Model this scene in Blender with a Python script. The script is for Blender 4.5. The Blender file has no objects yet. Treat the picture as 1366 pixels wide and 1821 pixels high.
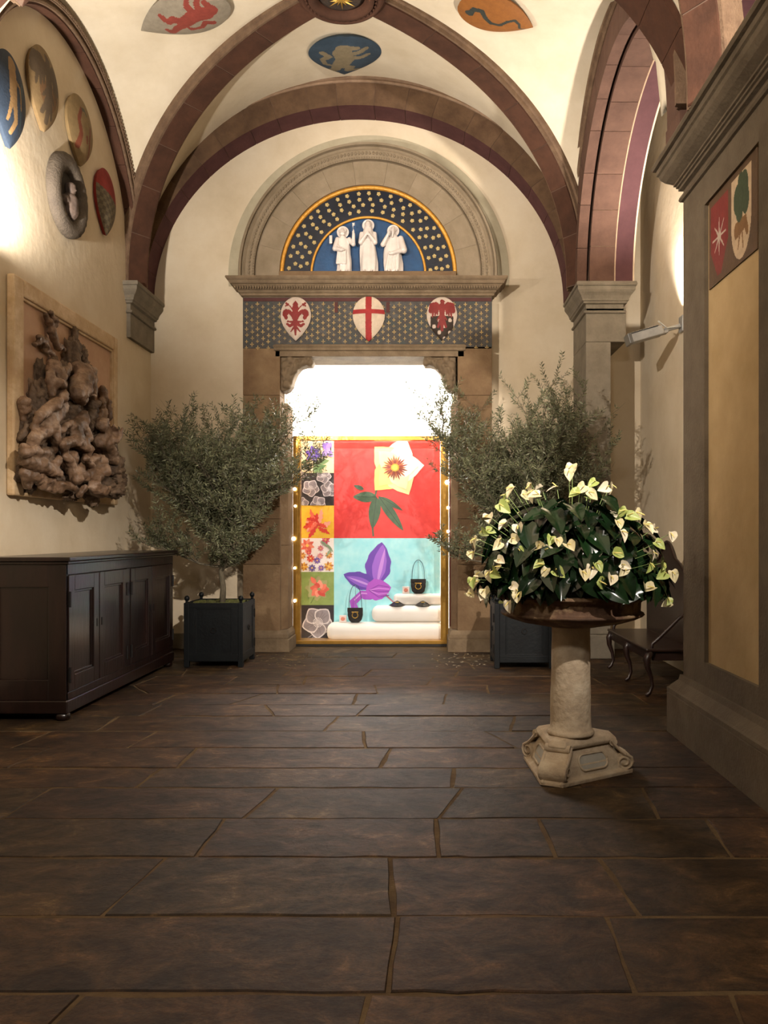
import bpy, bmesh, math, random
from mathutils import Vector, Matrix, noise
PI = math.pi
random.seed(7)
scene = bpy.context.scene
COL = scene.collection
# ------------------------------------------------------------------ camera, world, lights, exposure
FPX, CX, CY, CAMZ = 1490.0, 757.0, 950.0, 1.55
cam_d = bpy.data.cameras.new('camera')
cam_d.lens = 36 * FPX / 1821
cam_d.shift_x = (683 - CX) / 1821
cam_d.shift_y = (CY - 910.5) / 1821
cam_d.clip_end = 100
cam = bpy.data.objects.new('camera', cam_d); COL.objects.link(cam)
cam.location = (0, 0, CAMZ); cam.rotation_euler = (PI / 2, 0, 0)
scene.camera = cam
world = bpy.data.worlds.new('world'); scene.world = world; world.use_nodes = True
world.node_tree.nodes['Background'].inputs[0].default_value = (1.0, .72, .45, 1)
world.node_tree.nodes['Background'].inputs[1].default_value = .05
scene.view_settings.view_transform = 'Standard'
scene.view_settings.look = 'None'
scene.view_settings.exposure = 0.0
scene.view_settings.gamma = 1.0
try: scene.view_settings.use_curve_mapping = False
except Exception: pass

WARM = (1.0, .88, .77)
def lamp(name, kind, loc, power, color=WARM, size=.15, target=None, spot=None, blend=.6):
    d = bpy.data.lights.new(name, kind); d.energy = power; d.color = color
    if kind == 'AREA':
        d.shape = 'RECTANGLE'
        d.size, d.size_y = size if isinstance(size, tuple) else (size, size)
    else: d.shadow_soft_size = size
    if kind == 'SPOT': d.spot_size = spot; d.spot_blend = blend
    o = bpy.data.objects.new(name, d); COL.objects.link(o); o.location = loc
    if target is not None:
        o.rotation_euler = (Vector(target) - Vector(loc)).to_track_quat('-Z', 'Y').to_euler()
    return o
# two floodlights high on the side walls of the bay behind the camera
lamp('rear_spot_right', 'SPOT', (2.4, 1.2, 4.6), 2750, WARM, .05, (-1.5, 10.6, 3.4), math.radians(84), .8)
lamp('rear_spot_left', 'SPOT', (-3.3, .9, 4.6), 2350, WARM, .05, (1.55, 10.9, 3.1), math.radians(56), .75)
lamp('rear_fill', 'POINT', (-.7, -.6, 4.7), 330, WARM, .2)  # added unseen fill lamp, softens shade on the pier and far wall
lamp('rear_bounce_fill', 'SPOT', (-3.3, 2.2, 4.0), 700, WARM, .08, (-1.8, 2.6, 7.0), math.radians(150), .6)  # added unseen lamp, bounces fill off the near vault onto floor and pier
# wall-mounted uplights of this bay
lamp('uplight_left', 'SPOT', (-3.50, 6.70, 4.02), 640, (1, .9, .8), .06, (-3.2, 7.9, 7.0), math.radians(150), .6)
lamp('uplight_right', 'SPOT', (2.72, 9.45, 4.02), 520, (1, .9, .8), .06, (2.2, 8.5, 7.0), math.radians(128), .85)
# shop interior
lamp('shop_light', 'AREA', (-.77, 12.75, 4.1), 330, (1, .97, .92), (2.2, .5), (-.77, 13.3, 2.2))
lamp('display_light', 'AREA', (-.77, 11.75, 3.75), 100, (1, .95, .9), (2.0, .25), (-.77, 12.2, 1.2))

lamp('portal_downlight', 'AREA', (-.77, 11.50, 3.86), 34, (1, .93, .82), (1.8, .1), (-.77, 10.7, 0))
# ------------------------------------------------------------------ helpers
def P(x, y, Y): return Vector(((x - CX) * Y / FPX, Y, CAMZ + (CY - y) * Y / FPX))
def lin(h):
    if isinstance(h, str): h = tuple(int(h[i:i + 2], 16) / 255 for i in (0, 2, 4))
    return tuple(c / 12.92 if c <= .04045 else ((c + .055) / 1.055) ** 2.4 for c in h) + (1,)
_M = {}
def mat(name, c1, c2=None, rough=.7, metal=0, scale=4, bump=0, bscale=30, rnd=0, detail=6, spec=.5, emit=0, coat=0, stretch=None, c3=None):
    if name in _M: return _M[name]
    m = bpy.data.materials.new(name); m.use_nodes = True; _M[name] = m
    nt = m.node_tree; N = nt.nodes; L = nt.links
    b = N['Principled BSDF']; b.inputs['Roughness'].default_value = rough; b.inputs['Metallic'].default_value = metal
    b.inputs['Specular IOR Level'].default_value = spec
    if coat: b.inputs['Coat Weight'].default_value = coat; b.inputs['Coat Roughness'].default_value = .15
    tc = N.new('ShaderNodeTexCoord'); src = tc.outputs['Object']
    if stretch:
        mp = N.new('ShaderNodeMapping'); mp.inputs['Scale'].default_value = stretch; L.new(src, mp.inputs[0]); src = mp.outputs[0]
    oi = N.new('ShaderNodeObjectInfo')
    if c2 or bump:
        if rnd:
            ad = N.new('ShaderNodeVectorMath'); ad.operation = 'ADD'
            ml = N.new('ShaderNodeMath'); ml.operation = 'MULTIPLY'; ml.inputs[1].default_value = 37.0
            L.new(oi.outputs['Random'], ml.inputs[0]); L.new(src, ad.inputs[0]); L.new(ml.outputs[0], ad.inputs[1]); src = ad.outputs[0]
    col = None
    if c2:
        n = N.new('ShaderNodeTexNoise'); n.inputs['Scale'].default_value = scale; n.inputs['Detail'].default_value = detail; n.inputs['Roughness'].default_value = .65
        L.new(src, n.inputs['Vector'])
        r = N.new('ShaderNodeValToRGB'); r.color_ramp.elements[0].position = .32; r.color_ramp.elements[1].position = .68
        r.color_ramp.elements[0].color = lin(c1); r.color_ramp.elements[1].color = lin(c2)
        if c3:
            e = r.color_ramp.elements.new(.5); e.color = lin(c3)
        L.new(n.outputs['Fac'], r.inputs[0]); col = r.outputs[0]
    else:
        rg = N.new('ShaderNodeRGB'); rg.outputs[0].default_value = lin(c1); col = rg.outputs[0]
    if rnd:
        hs = N.new('ShaderNodeHueSaturation'); mr = N.new('ShaderNodeMapRange')
        mr.inputs['To Min'].default_value = 1 - rnd; mr.inputs['To Max'].default_value = 1 + rnd
        L.new(oi.outputs['Random'], mr.inputs[0]); L.new(mr.outputs[0], hs.inputs['Value']); L.new(col, hs.inputs['Color']); col = hs.outputs[0]
    L.new(col, b.inputs['Base Color'])
    if emit:
        L.new(col, b.inputs['Emission Color']); b.inputs['Emission Strength'].default_value = emit
    if bump:
        n2 = N.new('ShaderNodeTexNoise'); n2.inputs['Scale'].default_value = bscale; n2.inputs['Detail'].default_value = 5
        L.new(src, n2.inputs['Vector'])
        bp = N.new('ShaderNodeBump'); bp.inputs['Strength'].default_value = bump; bp.inputs['Distance'].default_value = .02
        L.new(n2.outputs['Fac'], bp.inputs['Height']); L.new(bp.outputs[0], b.inputs['Normal'])
    return m

plaster = mat('plaster', 'cdbda0', 'dccfb6', .9, scale=1.3, bump=.25, bscale=9, spec=.2, c3='d6c7ac')
plaster_vault = mat('plaster_vault', 'd3c6ac', 'e2d7c0', .9, scale=1.6, bump=.2, bscale=8, spec=.2)
plaster_warm = mat('plaster_warm', 'a68c62', 'b89e74', .9, scale=2, bump=.25, bscale=9, spec=.2)
plaster_grey = mat('plaster_grey_band', 'a79e85', 'b9b097', .9, scale=3, bump=.2, bscale=14, spec=.2)
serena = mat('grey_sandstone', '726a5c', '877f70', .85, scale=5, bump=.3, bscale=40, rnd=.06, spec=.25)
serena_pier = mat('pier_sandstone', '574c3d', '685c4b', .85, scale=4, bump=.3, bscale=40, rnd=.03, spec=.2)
serena_dk = mat('dark_sandstone', '61523f', '7b6a54', .85, scale=5, bump=.3, bscale=40, rnd=.08, spec=.25)
ring_stone = mat('ring_sandstone', '7a6c57', '8b7d68', .85, scale=4, bump=.25, bscale=30, rnd=.03, spec=.25)
jamb_stone = mat('portal_sandstone', '66503a', '7f694e', .85, scale=3, bump=.35, bscale=30, rnd=.08, spec=.25, c3='735d44')
arch_brown = mat('arch_sandstone', '4c392a', '654f3b', .85, scale=4, bump=.3, bscale=30, rnd=.1, spec=.2)
rib_brown = mat('rib_brown', '412c22', '55392b', .85, scale=4, bump=.25, bscale=30, rnd=.07, spec=.2)
rib_edge = mat('rib_edge_moulding', '604c3c', '7a644f', .85, scale=8, bump=.4, bscale=60, spec=.2)
purple = mat('purple_wash', '482b2c', '583838', .85, scale=4, bump=.2, bscale=30, rnd=.03, spec=.2)
pink_stone = mat('pink_sandstone', '513b31', '62493d', .85, scale=4, bump=.25, bscale=30, rnd=.05, spec=.2)
pink_purple = mat('pink_purple_wash', '4a2f31', '57393b', .85, scale=3, bump=.2, bscale=30, spec=.2)
rib_joint = mat('rib_joint', '5f4b3e', '6b5648', .95, scale=12)
mortar = mat('mortar', 'a38a72', 'b39b82', .95, scale=12, bump=.3, bscale=60, spec=.1)
dark_gap = mat('dark_gap', '2a1c14', None, .95)

class MB:
    def __init__(s): s.v = []; s.f = []; s.m = []
    def add(s, vs, fs, mi=0, T=None):
        b = len(s.v)
        s.v += [tuple(T @ Vector(v)) if T else tuple(v) for v in vs]
        for k, f in enumerate(fs):
            s.f.append(tuple(b + i for i in f)); s.m.append(mi[k] if isinstance(mi, list) else mi)
        return s
    def box(s, x0, x1, y0, y1, z0, z1, mi=0, T=None):
        vs = [(x0, y0, z0), (x1, y0, z0), (x1, y1, z0), (x0, y1, z0), (x0, y0, z1), (x1, y0, z1), (x1, y1, z1), (x0, y1, z1)]
        return s.add(vs, [(0, 3, 2, 1), (4, 5, 6, 7), (0, 1, 5, 4), (1, 2, 6, 5), (2, 3, 7, 6), (3, 0, 4, 7)], mi, T)
    def grid(s, rows, closed=False, caps=False, mi=0):
        n = len(rows[0]); vs = [v for r in rows for v in r]; fs = []
        for i in range(len(rows) - 1):
            for j in range(n if closed else n - 1):
                fs.append((i * n + j, i * n + (j + 1) % n, (i + 1) * n + (j + 1) % n, (i + 1) * n + j))
        if caps: fs.append(tuple(range(n - 1, -1, -1))); fs.append(tuple((len(rows) - 1) * n + j for j in range(n)))
        return s.add(vs, fs, mi)
    def lathe(s, prof, n=32, c=(0, 0), mi=0, fn=None, caps=True):
        rows = []
        for r, z in prof:
            rows.append([(c[0] + (r if not fn else fn(r, z, 2 * PI * k / n)) * math.cos(2 * PI * k / n), c[1] + (r if not fn else fn(r, z, 2 * PI * k / n)) * math.sin(2 * PI * k / n), z) for k in range(n)])
        return s.grid(rows, True, caps, mi)
    def tube(s, pts, rad, n=6, mi=0, caps=True):
        pts = [Vector(p) for p in pts]; rows = []
        if not isinstance(rad, (list, tuple)): rad = [rad] * len(pts)
        up = None
        for i, p in enumerate(pts):
            d = (pts[min(i + 1, len(pts) - 1)] - pts[max(i - 1, 0)])
            d = d.normalized() if d.length > 1e-9 else Vector((0, 0, 1))
            if up is None:
                a = Vector((0, 0, 1)) if abs(d.z) < .9 else Vector((1, 0, 0)); up = d.cross(a).normalized()
            up = (up - d * up.dot(d)).normalized(); w = d.cross(up)
            rows.append([tuple(p + (up * math.cos(2 * PI * k / n) + w * math.sin(2 * PI * k / n)) * rad[i]) for k in range(n)])
        return s.grid(rows, True, caps, mi)
    def ell(s, c, r, n=12, m=8, mi=0, T=None):
        if not isinstance(r, (tuple, list)): r = (r, r, r)
        rows = []
        for i in range(m + 1):
            a = max(.02, min(PI - .02, PI * i / m))
            rows.append([(c[0] + r[0] * math.sin(a) * math.cos(2 * PI * k / n), c[1] + r[1] * math.sin(a) * math.sin(2 * PI * k / n), c[2] - r[2] * math.cos(a)) for k in range(n)])
        if T: rows = [[tuple(T @ Vector(v)) for v in r_] for r_ in rows]
        return s.grid(rows, True, True, mi)
    def cap(s, p0, r0, p1, r1, n=10):      # tapered capsule
        p0, p1 = Vector(p0), Vector(p1); d = p1 - p0; L = d.length
        if L < 1e-5: return s.ell(p0, r0, n, 6)
        d /= L; pts = []; rr = []
        for k in range(4): a = PI / 2 * k / 4; pts.append(p0 - d * r0 * math.cos(a)); rr.append(max(.002, r0 * math.sin(a)))
        for k in range(4): a = PI / 2 * k / 4; pts.append(p1 + d * r1 * math.sin(a)); rr.append(max(.002, r1 * math.cos(a)))
        pts.append(p1 + d * r1); rr.append(.002)
        return s.tube(pts, rr, n)
    def prism(s, poly, d0, d1, T=None, mi=0):   # poly in local xy, extruded along z
        n = len(poly); vs = [(x, y, d0) for x, y in poly] + [(x, y, d1) for x, y in poly]
        fs = [tuple(range(n - 1, -1, -1)), tuple(range(n, 2 * n))] + [(i, (i + 1) % n, n + (i + 1) % n, n + i) for i in range(n)]
        return s.add(vs, fs, mi, T)
    def build(s, name, mats, parent=None, smooth=False, bevel=0, remesh=0, sub=0, autosm=None):
        me = bpy.data.meshes.new(name); me.from_pydata(s.v, [], s.f)
        if not isinstance(mats, (list, tuple)): mats = [mats]
        for m in mats: me.materials.append(m)
        if len(mats) > 1: me.polygons.foreach_set('material_index', s.m)
        if smooth: me.polygons.foreach_set('use_smooth', [True] * len(me.polygons))
        me.update()
        if autosm: 
            try: me.set_sharp_from_angle(angle=math.radians(autosm))
            except Exception: pass
        o = bpy.data.objects.new(name, me); COL.objects.link(o)
        if parent: o.parent = parent
        if bevel:
            b = o.modifiers.new('bevel', 'BEVEL'); b.width = bevel; b.segments = 2; b.limit_method = 'ANGLE'; b.angle_limit = .6
        if remesh:
            r = o.modifiers.new('remesh', 'REMESH'); r.mode = 'VOXEL'; r.voxel_size = remesh; r.use_smooth_shade = True
            sm = o.modifiers.new('smooth', 'SMOOTH'); sm.factor = .5; sm.iterations = 2
        return o
def tag(o, label=None, cat=None, group=None, kind=None):
    if label: o['label'] = label
    if cat: o['category'] = cat
    if group: o['group'] = group
    if kind: o['kind'] = kind
    return o
def empty(name, loc=(0, 0, 0), rz=0, M=None):
    o = bpy.data.objects.new(name, None); COL.objects.link(o); o.location = loc; o.rotation_euler = (0, 0, rz); o.empty_display_size = .1
    if M is not None: o.matrix_world = M
    return o
def structure(name, label, cat='structure'):
    return tag(empty(name), label, cat, None, 'structure')
def copy_tree(o, parent=None):
    c = o.copy(); COL.objects.link(c)
    if parent: c.parent = parent
    for ch in o.children: copy_tree(ch, c)
    return c

def sweep_blocks(path, prof, mi, mats, parent, name, T0, T1, nblk, gap, sub=3, jit=.12, rnd=None):
    """stones along an arch: path(t)->(point, radial, depth); prof [(r,d)...] closed; mi material per profile edge"""
    rnd = rnd or random
    cuts = [T0 + (T1 - T0) * (k + (rnd.uniform(-jit, jit) if 0 < k < nblk else 0)) / nblk for k in range(nblk + 1)]
    for a, b in zip(cuts, cuts[1:]):
        g = gap * (1 if b > a else -1)
        a2, b2 = a + g, b - g
        mb = MB(); rows = []
        for k in range(sub + 1):
            p, r, d = path(a2 + (b2 - a2) * k / sub)
            rows.append([tuple(p + r * x + d * y) for x, y in prof])
        n = len(prof); vs = [v for r_ in rows for v in r_]; fs = []; ms = []
        for i in range(sub):
            for j in range(n):
                fs.append((i * n + j, i * n + (j + 1) % n, (i + 1) * n + (j + 1) % n, (i + 1) * n + j)); ms.append(mi[j])
        fs.append(tuple(range(n - 1, -1, -1))); ms.append(0); fs.append(tuple(sub * n + j for j in range(n))); ms.append(0)
        mb.add(vs, fs, ms); mb.build(name, mats, parent)
def sweep_one(path, prof, mats, parent, name, T0, T1, sub=60, smooth=False):
    mb = MB(); rows = []
    for k in range(sub + 1):
        p, r, d = path(T0 + (T1 - T0) * k / sub)
        rows.append([tuple(p + r * x + d * y) for x, y in prof])
    mb.grid(rows, True, True); return mb.build(name, mats, parent, smooth)

# ------------------------------------------------------------------ the setting
LX, RX, FY = -3.72, 2.907, 11.34        # left wall, right wall, far wall
ZI = 4.67                                # impost height
XC, YC = -.87, 8.6                       # centre of the vaulted bay
# floor: bedding + slabs
floor = structure('floor', 'worn grey brown stone slab floor laid in long rows')
MB().box(LX - .1, RX + .1, -1.5, FY + .35, -.2, -.0045).build('bedding', mat('joint_dirt', '4d3f30', '69583f', .95, scale=5, bump=.4, bscale=60, spec=.1), floor)
def slab_material():
    m = bpy.data.materials.new('floor_stone'); m.use_nodes = True
    nt = m.node_tree; N = nt.nodes; L = nt.links; b = N['Principled BSDF']
    tc = N.new('ShaderNodeTexCoord'); oi = N.new('ShaderNodeObjectInfo')
    ml = N.new('ShaderNodeMath'); ml.operation = 'MULTIPLY'; ml.inputs[1].default_value = 19.0
    L.new(oi.outputs['Random'], ml.inputs[0])
    ad = N.new('ShaderNodeVectorMath'); L.new(tc.outputs['Object'], ad.inputs[0]); L.new(ml.outputs[0], ad.inputs[1])
    mp = N.new('ShaderNodeMapping'); mp.inputs['Scale'].default_value = (1.0, 1.25, 1); L.new(ad.outputs[0], mp.inputs[0])
    n1 = N.new('ShaderNodeTexNoise'); n1.inputs['Scale'].default_value = 4.2; n1.inputs['Detail'].default_value = 12; n1.inputs['Roughness'].default_value = .78; n1.inputs['Distortion'].default_value = .5
    L.new(mp.outputs[0], n1.inputs['Vector'])
    r = N.new('ShaderNodeValToRGB'); e = r.color_ramp.elements
    e[0].position = .33; e[0].color = lin('1a130d'); e[1].position = .66; e[1].color = lin('7a684d')
    for p, c in ((.43, '302418'), (.5, '403323'), (.57, '50412f')):
        x = e.new(p); x.color = lin(c)
    L.new(n1.outputs['Fac'], r.inputs[0])
    # per-stone hue: brown to greenish grey
    mx = N.new('ShaderNodeMix'); mx.data_type = 'RGBA'; mx.blend_type = 'MULTIPLY'; mx.inputs[0].default_value = .9
    r2 = N.new('ShaderNodeValToRGB'); r2.color_ramp.elements[0].color = lin('f0d2a6'); r2.color_ramp.elements[1].color = lin('e6dfc4')
    x = r2.color_ramp.elements.new(.4); x.color = lin('d0b088'); x = r2.color_ramp.elements.new(.7); x.color = lin('d2c8a4')
    L.new(oi.outputs['Random'], r2.inputs[0]); L.new(r.outputs[0], mx.inputs[6]); L.new(r2.outputs[0], mx.inputs[7])
    n3 = N.new('ShaderNodeTexNoise'); n3.inputs['Scale'].default_value = 140; n3.inputs['Detail'].default_value = 3
    L.new(tc.outputs['Object'], n3.inputs['Vector'])
    mx2 = N.new('ShaderNodeMix'); mx2.data_type = 'RGBA'; mx2.blend_type = 'OVERLAY'; mx2.inputs[0].default_value = .6
    L.new(mx.outputs[2], mx2.inputs[6]); L.new(n3.outputs['Fac'], mx2.inputs[7])
    n5 = N.new('ShaderNodeTexNoise'); n5.inputs['Scale'].default_value = 1.1; n5.inputs['Detail'].default_value = 7; n5.inputs['Roughness'].default_value = .6; n5.inputs['Distortion'].default_value = .6
    L.new(tc.outputs['Object'], n5.inputs['Vector'])
    r5 = N.new('ShaderNodeValToRGB'); r5.color_ramp.elements[0].position = .36; r5.color_ramp.elements[0].color = (.5, .43, .36, 1); r5.color_ramp.elements[1].position = .62; r5.color_ramp.elements[1].color = (1.25, 1.17, 1.03, 1)
    L.new(n5.outputs['Fac'], r5.inputs[0])
    mx5 = N.new('ShaderNodeMix'); mx5.data_type = 'RGBA'; mx5.blend_type = 'MULTIPLY'; mx5.inputs[0].default_value = 1
    L.new(mx2.outputs[2], mx5.inputs[6]); L.new(r5.outputs[0], mx5.inputs[7])
    L.new(mx5.outputs[2], b.inputs['Base Color'])
    mr = N.new('ShaderNodeMapRange'); mr.inputs['To Min'].default_value = .75; mr.inputs['To Max'].default_value = .48
    L.new(n1.outputs['Fac'], mr.inputs[0]); L.new(mr.outputs[0], b.inputs['Roughness']); b.inputs['Specular IOR Level'].default_value = .35
    n4 = N.new('ShaderNodeTexNoise'); n4.inputs['Scale'].default_value = 7; n4.inputs['Detail'].default_value = 10; n4.inputs['Roughness'].default_value = .7
    L.new(mp.outputs[0], n4.inputs['Vector'])
    bp = N.new('ShaderNodeBump'); bp.inputs['Strength'].default_value = .55; bp.inputs['Distance'].default_value = .02
    L.new(n4.outputs['Fac'], bp.inputs['Height']); L.new(bp.outputs[0], b.inputs['Normal'])
    return m
slab_m = slab_material()
rs = random.Random(21)
rows_y = [-.75, -.2, .36, .9, 1.42, 1.95, 2.36, 2.83, 3.40, 4.02, 4.57, 5.13, 5.56, 6.08, 6.6, 7.15, 7.62, 8.15, 8.62, 9.15, 9.62, 10.1, 10.55, 10.95, 11.5]
known = {3.40: [-2.75, -1.28, -.15, .85], 2.83: [-1.75, -.12, .72], 4.02: [-2.4, -1.1, .06, .62, 1.5], 2.36: [-2.6, -1.2, -.2, 1.0], 4.57: [-2.3, -.95, .15, 1.3]}
for a, b in zip(rows_y, rows_y[1:]):
    if a in known: xs = [LX] + known[a] + [RX]
    else:
        xs = [LX]; x = LX + rs.uniform(.5, 1.6)
        while x < RX - .45: xs.append(x); x += rs.uniform(.75, 1.95)
        xs.append(RX)
    skew = [0] + [rs.uniform(-.1, .1) * (1.5 if rs.random() < .2 else .45) for _ in xs[1:-1]] + [0]
    for i in range(len(xs) - 1):
        g = .009
        x0a, x0b = xs[i] - skew[i] + g, xs[i] + skew[i] + g
        x1a, x1b = xs[i + 1] - skew[i + 1] - g, xs[i + 1] + skew[i + 1] - g
        dz = rs.uniform(-.004, .004); pts = []
        def edge(p, q, n):
            for k in range(n):
                t = k / n; j = 0 if k == 0 else 1
                pts.append((p[0] + (q[0] - p[0]) * t + j * rs.uniform(-.01, .01), p[1] + (q[1] - p[1]) * t + j * rs.uniform(-.011, .011)))
        edge((x0a, a + g), (x1a, a + g), 7); edge((x1a, a + g), (x1b, b - g), 3); edge((x1b, b - g), (x0b, b - g), 7); edge((x0b, b - g), (x0a, a + g), 3)
        n = len(pts); cx = sum(p[0] for p in pts) / n; cy = sum(p[1] for p in pts) / n
        ins = [(cx + (p[0] - cx) * (1 - .004 / max(.1, abs(p[0] - cx) + .05)), cy + (p[1] - cy) * (1 - .005 / .3)) for p in pts]
        vs = [(p[0], p[1], -.03) for p in pts] + [(p[0], p[1], dz - .006) for p in pts] + [(p[0], p[1], dz) for p in ins]
        fs = [tuple(2 * n + k for k in range(n))]
        for L_ in (0, 1): fs += [(L_ * n + k, L_ * n + (k + 1) % n, (L_ + 1) * n + (k + 1) % n, (L_ + 1) * n + k) for k in range(n)]
        MB().add(vs, fs).build('stone_slab', slab_m, floor)

def wall(name, label, boxes, m):
    w = structure(name, label, 'wall')
    mb = MB()
    for b in boxes: mb.box(*b)
    mb.build('plaster_face', m, w); return w
wall('wall_left', 'cream plastered left wall carrying painted shields and marble relief', [(LX - .3, LX, -1.5, FY + .3, 0, 8.2)], plaster)
OX0, OX1, OZ = -1.86, .33, 3.92          # shop opening
wall('wall_far', 'cream plastered far wall around the carved portal', [(LX, OX0 - .05, FY, FY + .3, 0, 8.2), (OX1 + .05, RX, FY, FY + .3, 0, 8.2), (OX0 - .05, OX1 + .05, FY, FY + .3, OZ + .1, 8.2)], plaster)
wall('wall_right', 'cream plastered wall of the side recess behind the arch', [(RX, RX + .3, 4.2, FY + .3, 0, 8.2)], plaster)
bb = structure('baseboard_far', 'low grey stone skirting along foot of the far wall', 'baseboard')
for k, (a, b) in enumerate([(LX + .003, -2.45), (.91, 1.97), (2.35, RX - .003)]):
    MB().box(a, b, FY - .035, FY + .01, 0, .21).build('skirting_stone', serena, bb, bevel=.008)
bb = structure('baseboard_left', 'grey stone skirting along foot of the left wall', 'baseboard')
for a, b in ((-1.4, 1), (1.01, 3.5), (3.51, 6.2), (6.21, 8.7), (8.71, FY - .04)):
    MB().box(LX - .01, LX + .03, a, b, 0, .21).build('skirting_stone', serena, bb, bevel=.008)

# vault webs (two bays)
DX, DY, PR, H = 2.73, 1.9, 2.3, 2.43
def zdiag(s, z0=ZI, h=H): return z0 + h * max(0, 1 - min(1, s) ** PR) ** (1 / PR)
def rt(v): return math.sqrt(max(0, 1 - v * v))
def vault_z(X, Y, yc=YC, z0=ZI, fh=2.85, fa=2.9):
    dx, dy = X - XC, Y - yc
    u, v = abs(dx) / DX, abs(dy) / DY
    if v > u:
        u_ = min(1, u)
        if dy > 0: far, zw = 2.35, z0 + fh * rt(abs(dx) / fa)
        else: far, zw = 2.15, z0 + 2.6 * rt(abs(dx) / 2.9)
        t = (abs(dy) - DY * u_) / max(.02, far - DY * u_); zd = zdiag(u_, z0) + .13
    else:
        v_ = min(1, v)
        zw = z0 + (2.14 if dx < 0 else 2.12) * rt(v_ * .985)
        t = (abs(dx) - DX * v_) / max(.02, 2.85 - DX * v_); zd = zdiag(v_, z0) + .13
    t = max(0, min(1, t)); t = t
    return zd * (1 - t) + zw * t
ceiling = structure('ceiling', 'cream plastered groin vault between sandstone ribs', 'ceiling')
def vault(yc, z0, fh, fa):
    N = 56
    def warp(k, n, lo, hi):
        a = -1 + 2 * k / n; s = math.sin(a * PI / 2)
        return (hi + lo) / 2 + s * (hi - lo) / 2
    rows = []
    xs = sorted([warp(k, N, XC - 2.86, XC + 2.86) for k in range(N + 1)])
    ys = sorted([warp(k, N, yc - 2.15, yc + 2.36) for k in range(N + 1)])
    rows = [[(x, y, vault_z(x, y, yc, z0, fh, fa)) for x in xs] for y in ys]
    mb = MB(); mb.grid(rows)
    top = [[(x, y, max(vault_z(x, y, yc, z0, fh, fa) + .1, z0 + .15)) for x in xs] for y in ys]
    mb.grid(top)
    mb.build('vault_web', plaster_vault, ceiling, True)
vault(YC, ZI, 2.85, 2.9)
YC2 = 3.7; ZI2 = 4.45
vault(YC2, ZI2, 2.1, 2.87)
MB().box(LX - .3, RX + .3, -1.5, FY + .3, 8.2, 8.3).build('upper_slab', plaster, ceiling)

# diagonal ribs with bosses
def rib_path(sx, sy, yc, z0):
    def f(s):
        def q(s): return Vector((XC + sx * DX * s, yc + sy * DY * s, zdiag(s, z0)))
        p = q(s); e = .004; a = q(max(0, s - e)); b = q(min(1, s + e)); t = (b - a).normalized()
        side = Vector((sy * DY, -sx * DX, 0)).normalized()      # horizontal, across the rib
        n = side.cross(t)
        if n.z < 0: n = -n
        return p, n, side
    return f
def diag_set(yc, z0, no):
    st = structure('trim_%d' % no, 'dark sandstone cross ribs of the vault' if no == 1 else 'dark sandstone cross ribs of the nearer vault bay', 'vault rib')
    for sx in (-1, 1):
        for sy in (-1, 1):
            f = rib_path(sx, sy, yc, z0)
            def th(t): return (1 - (1 - t) ** 1.0)
            g = lambda t, f=f: f(math.sin(min(1, t) * PI / 2) if t < .999 else 1)
            sweep_blocks(g, [(0, -.13), (0, .13), (.26, .13), (.26, -.13)], [0, 0, 0, 0], [rib_brown], st, 'rib_stone', .08, 1.0 if (sy > 0 or no == 2) else .70, 7, .0012, 5, .08, random.Random(5))
            te = 1.0 if (sy > 0 or no == 2) else .70
            for e in (-1, 1):
                sweep_one(g, [(.02, e * .13), (.02, e * .155), (.06, e * .16), (.07, e * .185), (.11, e * .19), (.2, e * .19), (.2, e * .13)], rib_edge, st, 'edge_moulding', .06, te, 40)
            sweep_one(g, [(.006, -.127), (.006, .127), (.2, .127), (.2, -.127)], rib_joint, st, 'mortar_core', .08, te, 40)
    return st
diag_set(YC, ZI, 1); diag_set(YC2, ZI2, 2)
zb = ZI + H
boss = tag(empty('vault_boss', (XC, YC, zb)), 'round dark stone boss with gilded star at the vault crown', 'boss')
B = MB(); B.lathe([(.01, .06), (.5, .06), (.52, .03), (.5, -.01), (.43, -.02), (.01, -.02)], 8, caps=True); B.build('crown_plate', rib_brown, boss, bevel=.01)
B = MB(); B.lathe([(.44, .02), (.445, -.03), (.42, -.065), (.385, -.07), (.37, -.04), (.35, -.045), (.34, -.08), (.30, -.095), (.26, -.08), (.25, -.03), (.25, .02)], 64, caps=False); B.build('moulded_ring', rib_brown, boss, True)
B = MB()
for k in range(40):
    a = 2 * PI * k / 40; B.ell((.363 * math.cos(a), .363 * math.sin(a), -.055), (.018, .018, .022), 6, 4)
tag(B.build('bead_row', rib_brown, boss, True), kind='stuff')
B = MB(); B.lathe([(.01, -.045), (.2, -.04), (.255, -.02), (.255, .02), (.01, .02)], 40, caps=True); B.build('medallion', mat('medallion', '2c2a28', '45362a', .6, scale=14, bump=.6, bscale=40), boss, True)
gold = mat('gilding', 'b08a3c', 'd4ad55', .4, .6, scale=12, bump=.2)
B = MB()
for k in range(16):
    a = 2 * PI * k / 16; r1 = .19 if k % 2 == 0 else .13; c, s_ = math.cos(a), math.sin(a)
    B.add([(.03 * c - .014 * s_, .03 * s_ + .014 * c, -.055), (.03 * c + .014 * s_, .03 * s_ - .014 * c, -.055), (r1 * c, r1 * s_, -.052), (.06 * c, .06 * s_, -.068)], [(0, 3, 2), (3, 1, 2), (0, 1, 3)])
B.ell((0, 0, -.055), (.04, .04, .02), 12, 6); B.build('gilded_rays', gold, boss)

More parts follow.
